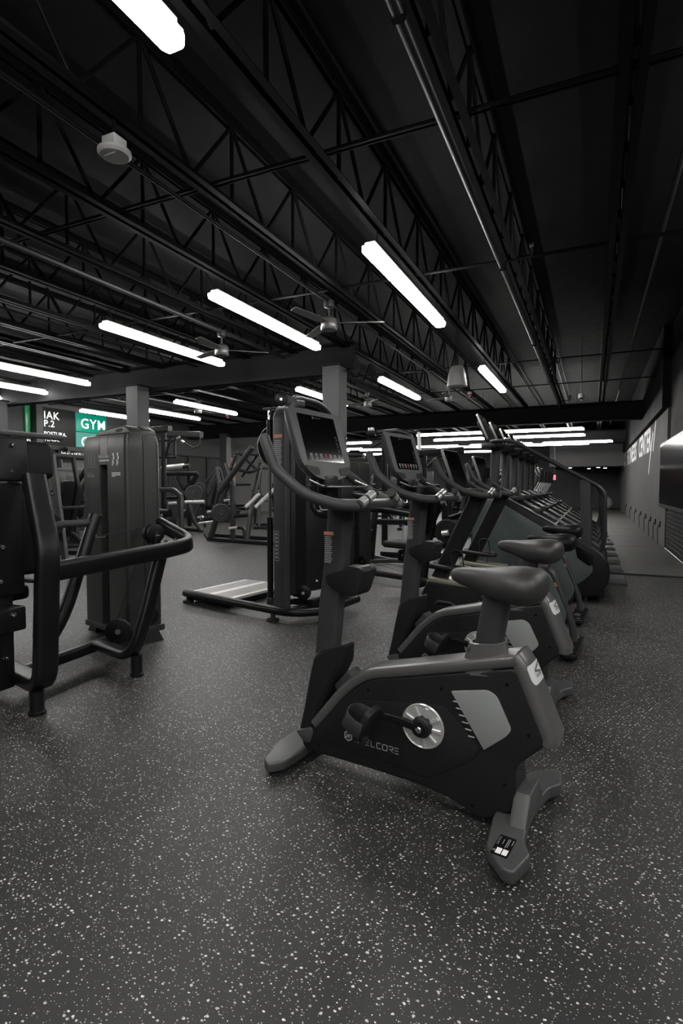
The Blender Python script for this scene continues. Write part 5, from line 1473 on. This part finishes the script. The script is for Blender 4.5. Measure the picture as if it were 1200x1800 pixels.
# tower machine right behind the standing machine, its bench frame towards the bikes
selector_machine('pulley_machine', 'black weight tower machine standing behind the standing machine, low pulley arm', (-2.75, 6.45, 0), 70, 1.50)
t = thing('row_bench', 'low black bench frame with a cable and small wheel beside the second upright bike', 'gym machine', (-2.75, 7.72, 0))
bm = NB(); rt(bm, [(-.55, -.35, .05), (.0, .15, .05), (.55, .10, .05)], .06, .06, .015, fr=.05); finish('base_rail', bm, 'frame_grey', t, 50)
bm = NB(); rt(bm, [(-.40, .45, .05), (.0, .15, .05)], .06, .06, .015); finish('base_rail', bm, 'frame_grey', t, 50)
bm = NB(); rt(bm, [(-.28, -.06, .06), (-.22, -.02, .95)], .08, .08, .015, up=(1, 0, 0)); finish('upright', bm, 'powder_black', t, 50)
bm = NB(); rt(bm, [(-.65, -.1, .92), (.62, .05, .80)], .08, .10, .02); finish('top_rail', bm, 'powder_dark', t, 50)
bm = NB(); rt(bm, [(-.30, -.04, .66), (.60, .08, .66)], .06, .07, .02); finish('mid_rail', bm, 'powder_black', t, 50)
pad(t, frame_mat((-.52, -.1, .60), (1, 0, 0), (0, 1, 0)), .36, .30, .08, 'seat_pad')
bm = NB(); box(bm, (-.38, -.06, .47), (.32, .14, .14), .012, 1); finish('bracket', bm, 'powder_black', t)
for p in ((-.50, -.135, .50), (-.42, -.135, .44), (-.27, -.135, .50), (-.27, -.135, .43)): bolt(t, p, (0, -1, 0), .013)
pulley(t, (.15, .07, .15), (.9, -.3, 0), .085, .03); cable(t, [(.18, .05, .24), (.19, .06, .78)])
for p in ((-.55, -.35), (.55, .10), (-.4, .45)):
    bm = NB(); lathe(bm, [(.02, .05), (.05, .02), (.05, 0)], (p[0], p[1], 0), 'z', 12); finish('leveling_foot', bm, 'rubber', t)

leverage_machine('leverage_row', 'black leverage row machine behind the chest press machine', (-7.6, 6.1, 0), 100, 1.2, 1.65, plates=[(1, 'arm', .2), (-1, 'rear', .2)])
leverage_machine('leverage_incline', 'black leverage machine loaded with round plates behind the A-frame press', (-8.3, 13.6, 0), 215, 1.3, 1.7, plates=[(1, 'arm', .22), (-1, 'arm', .22), (1, 'rear', .22)])
leverage_machine('leverage_squat', 'black plate-loaded squat machine behind the leverage press', (-5.9, 13.0, 0), 20, 1.4, 2.0, plates=[(-1, 'arm', .22), (1, 'arm', .22), (-1, 'rear', .2)])
leverage_machine('leverage_far', 'dark plate-loaded machine in front of the black doors', (-11.6, 15.0, 0), 120, 1.3, 1.8, plates=[(-1, 'arm', .2)])
leverage_machine('leverage_pullover', 'dark plate-loaded machine far back near the wood panel', (-9.3, 17.4, 0), 160, 1.3, 1.8, plates=[(1, 'arm', .2), (-1, 'rear', .2)])
leverage_machine('leverage_shrug', 'dark plate-loaded machine far back between the column and coolers', (-5.9, 16.4, 0), 190, 1.4, 1.9, plates=[(1, 'arm', .22), (-1, 'arm', .22)])
cable_station('cable_tower', 'black cable frame far back under the crosswise lights', (-4.2, 14.6, 0), 15, 1.3, 2.2)
cable_station('cable_rig', 'black cable frame in front of the reception counter', (-11.2, 9.4, 0), 95, 1.4, 2.1)
selector_machine('shoulder_machine', 'shrouded weight machine far back left of the coolers', (-10.4, 19.6, 0), 20, 1.55)
selector_machine('abdominal_machine', 'shrouded weight machine far back beside the gym column', (-6.9, 18.9, 0), -30, 1.5)
selector_machine('back_machine', 'shrouded weight machine below the signs near the counter', (-9.6, 7.6, 0), 60, 1.5)
selector_machine('biceps_machine', 'shrouded weight machine in front of the far cable frame', (-3.9, 17.6, 0), 10, 1.5)
bench('incline_bench', 'black incline bench behind the press machine seat', (-9.4, 5.6, 0), 30, 45)
bench('flat_bench', 'black low bench far back by the leverage squat machine', (-7.4, 15.6, 0), 70, 15)
for k, (x, y) in enumerate(((-.45, 11.9), (-.45, 12.9), (-.45, 13.9), (-.45, 14.9))):
    elliptical('elliptical_trainer', ['elliptical trainer with silver arms directly after the last stair climber', 'second elliptical trainer after the stair climbers', 'third elliptical trainer after the stair climbers', 'last elliptical trainer of the cardio row'][k], (x, y, 0), 180, 'elliptical trainers')
for k, (x, y) in enumerate(((-2.6, 13.5), (-2.5, 15.6))):
    leverage_machine('free_weight_rack', ['dark free-standing press frame beside the elliptical trainers', 'dark free-standing press frame behind another beside the ellipticals'][k], (x, y, 0), 60 + 60 * k, 1.1, 1.6, plates=[(1, 'arm', .2)])
# bar rack behind the seat pads: one long beam on two posts
t = thing('bar_rack', 'long dark overhead beam on two posts behind the press machine pads', 'rack', (-6.6, 3.9, 0))
bm = NB(); rt(bm, [(0, -1.6, 1.84), (0, 1.3, 1.84)], .09, .07, .015); finish('beam', bm, 'powder_dark', t)
for y in (-1.3, .6):
    bm = NB(); box(bm, (0, y, .92), (.09, .09, 1.8), .01, 1); finish('post', bm, 'powder_black', t)
    bm = NB(); box(bm, (0, y, .02), (.9, .10, .04), .01, 1); finish('foot_beam', bm, 'powder_black', t)
for y in (-.2, .25, .8):
    bm = NB(); lathe(bm, [(.02, 1.80), (.045, 1.78), (.05, 1.74), (.03, 1.70)], (0, y, 0), 'z', 12); finish('trolley', bm, 'chrome', t)
# exercise ball and bag near the far wall
bm = NB(); bmesh.ops.create_uvsphere(bm, u_segments=24, v_segments=16, radius=.33); shift(bm, (.62, 30.5, .33 + .013))
for v in bm.verts:
    if v.co.z < .05: v.co.z = max(v.co.z, .014)
tag(finish('exercise_ball', bm, 'accent_grey', None, 80), 'grey exercise ball by the far end of the right wall', 'exercise ball')
# ------------------------------------------------------------------ individual machines in the middle distance
def built(name, label, base, parts):
    B = Vector(base)
    t = thing(name, label, 'gym machine', B)
    for nm, kind, pts, a, b in parts:
        P = [Vector(p) - B for p in pts]
        bm = NB()
        if kind == 'r':
            d = (P[-1] - P[0]).normalized()
            rt(bm, P, a, b, min(a, b) * .22, up=(0, 0, 1) if abs(d.z) < .75 else (0, 1, 0), fr=.07)
            m = 'powder_dark' if nm in ('upright', 'u_frame', 'lever_arm', 'leg', 'top_beam', 'top_box') else 'powder_black'
            finish(nm, bm, m, t, 50)
        elif kind == 't':
            tube(bm, P, a, 14, .07 if len(P) > 2 else None); finish(nm, bm, 'pad_vinyl' if nm in ('roller', 'pad_roll') else 'powder_dark', t, 50)
        elif kind == 'c':
            rod(bm, P[0], P[1], a, 14); finish(nm, bm, 'peg_chrome', t)
        elif kind == 'p':
            bm.free(); pad(t, frame_mat(P[0], (1, 0, 0), (0, 1, .05)), a * .7, a * .7, b, nm)
    return t
built('leverage_press', 'black A-frame leverage press with chrome pegs on the open floor', (-6.529, 9.3, 0.0), [
    ('base_rail', 'r', [(-7.581, 9.55, 0.041), (-5.721, 9.25, 0.041)], 0.09, 0.08),
    ('base_rail', 'r', [(-8.355, 10.4, 0.041), (-6.482, 10.2, 0.041)], 0.08, 0.08),
    ('side_rail', 'r', [(-7.511, 9.5, 0.041), (-8.338, 10.4, 0.041)], 0.08, 0.08),
    ('upright', 'r', [(-7.48, 9.5, 0.076), (-7.153, 9.6, 1.096), (-6.969, 9.7, 1.582)], 0.1, 0.1),
    ('upright', 'r', [(-6.842, 9.42, 0.047), (-6.886, 9.5, 1.241), (-7.116, 9.6, 1.666)], 0.09, 0.09),
    ('upright', 'r', [(-6.437, 9.35, 0.048), (-6.473, 9.6, 0.836), (-6.516, 10.0, 1.671)], 0.08, 0.08),
    ('cross_bar', 'r', [(-6.858, 9.45, 0.548), (-6.433, 9.6, 0.586)], 0.07, 0.07),
    ('cross_bar', 'r', [(-7.328, 9.55, 0.753), (-6.584, 9.7, 0.783)], 0.06, 0.06),
    ('cross_bar', 'r', [(-7.047, 9.5, 1.217), (-6.716, 9.9, 1.218)], 0.05, 0.05),
    ('lever_arm', 'r', [(-7.074, 9.3, 1.05), (-6.84, 9.3, 1.333), (-6.261, 9.3, 1.972)], 0.09, 0.11),
    ('cross_bar', 'r', [(-7.087, 9.6, 1.581), (-6.51, 9.6, 1.466), (-6.321, 9.7, 1.573)], 0.06, 0.06),
    ('upright', 'r', [(-7.381, 10.3, 1.89), (-7.607, 10.3, 1.376), (-7.444, 10.5, 0.522)], 0.06, 0.06),
    ('brace', 'r', [(-7.358, 10.4, 1.947), (-6.824, 10.4, 1.5)], 0.05, 0.05),
    ('brace', 'r', [(-6.82, 10.4, 1.946), (-7.285, 10.4, 1.401)], 0.05, 0.05),
    ('cross_bar', 'r', [(-7.38, 10.3, 1.929), (-6.71, 10.3, 1.874)], 0.05, 0.05),
    ('weight_peg', 'c', [(-6.368, 9.2, 0.756), (-6.223, 9.5, 1.029)], 0.036, 0),
    ('weight_peg', 'c', [(-6.136, 9.2, 0.76), (-5.902, 9.6, 1.146)], 0.036, 0),
    ('storage_peg', 'c', [(-7.404, 9.3, 0.64), (-7.336, 9.5, 0.645)], 0.028, 0),
    ('storage_peg', 'c', [(-6.778, 9.2, 0.317), (-6.674, 9.35, 0.333)], 0.028, 0),
    ('storage_peg', 'c', [(-7.125, 9.5, 0.879), (-7.051, 9.6, 0.889)], 0.028, 0),
    ('peg_post', 'r', [(-6.674, 9.35, 0.322), (-6.553, 9.4, 0.322), (-6.465, 9.35, 0.047)], 0.06, 0.06),
    ('chrome_rod', 'c', [(-8.684, 10.6, 0.282), (-8.162, 10.5, 0.344)], 0.03, 0),
    ('seat_pad', 'p', [(-7.259, 9.9, 0.63)], 0.5, 0.07),
    ('back_pad', 'p', [(-7.277, 10.4, 0.687)], 0.5, 0.07),
    ('leg', 'r', [(-6.742, 10.2, 0.866), (-6.988, 10.2, 0.291)], 0.07, 0.07),
])
built('pulldown_station', 'tall black pulldown station with a padded top beam and hanging handles', (-9.661, 10.9, 0.0), [
    ('post', 'r', [(-9.798, 10.6, 0.107), (-9.749, 10.6, 2.584)], 0.1, 0.1),
    ('top_box', 'r', [(-10.233, 10.6, 2.591), (-9.548, 10.6, 2.604)], 0.16, 0.16),
    ('top_beam', 'r', [(-9.605, 10.6, 2.48), (-8.583, 10.6, 2.425)], 0.14, 0.15),
    ('handle', 't', [(-8.537, 10.5, 2.348), (-8.557, 10.5, 2.145), (-8.704, 10.45, 2.092), (-8.969, 10.4, 2.247)], 0.022, 0),
    ('handle', 't', [(-9.464, 10.4, 2.222), (-9.107, 10.4, 2.361)], 0.022, 0),
    ('grip_end', 'c', [(-8.935, 10.4, 2.232), (-9.021, 10.4, 2.276)], 0.03, 0),
    ('grip_end', 'c', [(-9.16, 10.4, 2.335), (-9.072, 10.4, 2.373)], 0.03, 0),
    ('strut', 'r', [(-9.707, 10.6, 1.933), (-9.495, 10.6, 2.545)], 0.05, 0.05),
    ('cross_bar', 'r', [(-9.92, 10.6, 2.322), (-9.463, 10.6, 2.32)], 0.05, 0.05),
    ('cross_bar', 'r', [(-9.929, 10.6, 1.91), (-9.344, 10.6, 1.897)], 0.06, 0.06),
    ('hanger_post', 'r', [(-9.409, 10.6, 2.29), (-9.416, 10.6, 1.898)], 0.05, 0.05),
    ('u_frame', 'r', [(-9.646, 10.3, 1.097), (-9.199, 10.3, 1.099), (-8.887, 10.2, 0.951), (-8.797, 10.1, 0.148)], 0.09, 0.11),
    ('roller', 't', [(-9.787, 10.4, 0.532), (-9.424, 10.4, 0.525)], 0.1, 0),
    ('roller', 't', [(-9.33, 10.7, 0.514), (-9.151, 10.7, 0.504)], 0.1, 0),
    ('peg', 'c', [(-9.274, 10.2, 0.77), (-9.117, 10.3, 0.783)], 0.035, 0),
    ('peg', 'c', [(-9.125, 10.1, 0.165), (-9.005, 10.2, 0.175)], 0.035, 0),
    ('seat_beam', 'r', [(-9.756, 10.4, 0.293), (-9.303, 10.4, 0.305)], 0.2, 0.16),
])
built('t_bar_machine', 'low black plate-loaded machine with silver arm beside the pulldown station', (-9.625, 11.4, 0.0), [
    ('arm', 'c', [(-10.729, 11.6, 1.68), (-10.015, 11.6, 1.731)], 0.07, 0),
    ('arm_joint', 't', [(-10.055, 11.6, 1.701), (-9.803, 11.6, 1.743)], 0.05, 0),
    ('upper_rail', 'r', [(-10.64, 11.5, 1.521), (-9.439, 11.5, 1.51)], 0.09, 0.11),
    ('strut', 'r', [(-10.128, 11.5, 1.44), (-9.901, 11.5, 1.075), (-9.439, 11.5, 1.495)], 0.08, 0.08),
    ('strut', 'r', [(-9.496, 11.5, 1.435), (-9.787, 11.5, 1.03), (-9.945, 11.5, 0.771)], 0.08, 0.09),
    ('post', 'r', [(-9.807, 11.6, 1.485), (-9.829, 11.6, 0.112)], 0.09, 0.09),
    ('mid_rail', 'r', [(-10.573, 11.5, 0.856), (-9.694, 11.5, 0.894)], 0.07, 0.09),
    ('top_bar', 'c', [(-9.458, 11.0, 0.775), (-9.004, 11.2, 0.789)], 0.045, 0),
    ('leg', 'r', [(-9.33, 11.0, 0.733), (-9.108, 10.9, 0.323), (-8.862, 10.9, 0.059)], 0.07, 0.08),
    ('leg', 'r', [(-9.04, 11.2, 0.76), (-9.798, 12.2, 0.073)], 0.07, 0.07),
    ('floor_rail', 'r', [(-10.479, 11.6, 0.046), (-9.087, 11.2, 0.046)], 0.08, 0.09),
    ('peg', 'c', [(-9.539, 11.6, 0.348), (-9.368, 11.6, 0.383)], 0.035, 0),
])
built('press_frame', 'black bolted frame with a long top beam behind the second upright bike', (-2.881, 10.6, 0.0), [
    ('top_beam', 'r', [(-2.906, 9.6, 1.778), (-2.267, 10.4, 1.87)], 0.12, 0.13),
    ('post', 'r', [(-2.818, 9.7, 1.75), (-2.809, 9.7, 0.399)], 0.11, 0.11),
    ('post', 'r', [(-2.576, 10.6, 1.791), (-2.562, 10.6, 0.287)], 0.11, 0.11),
    ('brace', 'r', [(-2.781, 9.8, 1.525), (-2.617, 9.9, 1.725)], 0.06, 0.06),
    ('thin_post', 'c', [(-3.073, 10.3, 1.842), (-3.087, 10.3, 2.227)], 0.03, 0),
    ('foot_rail', 'r', [(-2.96, 9.7, 0.046), (-2.428, 10.6, 0.046)], 0.09, 0.09),
])
built('arch_station', 'black machine with an arched top tube behind the second upright bike', (-2.916, 8.6, 0.0), [
    ('arch_tube', 't', [(-3.377, 8.6, 2.078), (-2.926, 8.6, 2.097), (-2.711, 8.6, 2.023), (-2.632, 8.6, 1.689), (-2.613, 8.6, 0.25)], 0.035, 0),
    ('post', 'r', [(-3.164, 8.6, 2.031), (-3.157, 8.6, 0.198)], 0.09, 0.09),
    ('cross_bar', 'r', [(-3.449, 8.6, 1.976), (-3.144, 8.6, 1.984)], 0.06, 0.05),
    ('bracket', 'r', [(-3.44, 8.5, 2.062), (-3.287, 8.5, 2.056)], 0.1, 0.07),
    ('bracket_cap', 'c', [(-3.368, 8.5, 2.106), (-3.369, 8.5, 2.153)], 0.05, 0),
    ('arm', 't', [(-3.024, 8.6, 1.998), (-3.407, 8.6, 1.841)], 0.025, 0),
    ('foot_rail', 'r', [(-3.218, 8.6, 0.046), (-2.545, 8.6, 0.046)], 0.09, 0.09),
])
built('abdominal_bench', 'black angled bench machine with a holed iron wheel beside the studio bikes', (-2.347, 9.0, 0.0), [
    ('pad_roll', 't', [(-2.251, 8.4, 0.958), (-2.106, 8.4, 0.924)], 0.09, 0),
    ('back_pad', 'r', [(-2.267, 8.6, 0.898), (-2.368, 8.6, 0.658)], 0.18, 0.16),
    ('frame_arm', 'r', [(-2.209, 8.7, 0.859), (-2.443, 8.7, 0.529), (-2.546, 8.6, 0.347)], 0.07, 0.08),
    ('frame_arm', 'r', [(-2.267, 8.5, 0.729), (-2.452, 8.5, 0.478)], 0.06, 0.07),
    ('post', 'r', [(-2.238, 9.0, 0.944), (-2.231, 9.0, 0.201)], 0.1, 0.1),
    ('rail', 'r', [(-2.545, 8.5, 0.327), (-2.318, 8.7, 0.393), (-2.012, 9.3, 0.318)], 0.08, 0.08),
    ('side_tube', 'r', [(-2.197, 9.0, 0.64), (-2.038, 9.4, 0.701), (-2.006, 9.6, 1.131)], 0.08, 0.08),
    ('foot_rail', 'r', [(-2.343, 8.8, 0.041), (-2.046, 9.2, 0.041)], 0.16, 0.08),
    ('knob', 't', [(-2.117, 8.3, 0.909), (-2.055, 8.3, 0.927)], 0.05, 0),
    ('peg', 'c', [(-2.18, 8.6, 0.425), (-2.079, 8.6, 0.447)], 0.05, 0),
])
wheel_plate((-6.914, 9.12, 0.634), (.75, -.66, 0), 0.2, 'iron plate on the side peg of the A-frame leverage press')
wheel_plate((-9.495, 11.4, 0.987), (.75, -.66, 0), 0.24, 'iron plate on the plate-loaded machine beside the pulldown station')
wheel_plate((-9.332, 12.5, 1.133), (.75, -.66, 0), 0.22, 'iron plate standing on a peg behind the leverage press')
wheel_plate((-2.131, 8.7, 0.456), (.35, -.94, 0), 0.2, 'holed iron wheel on the angled bench machine', w=.03)
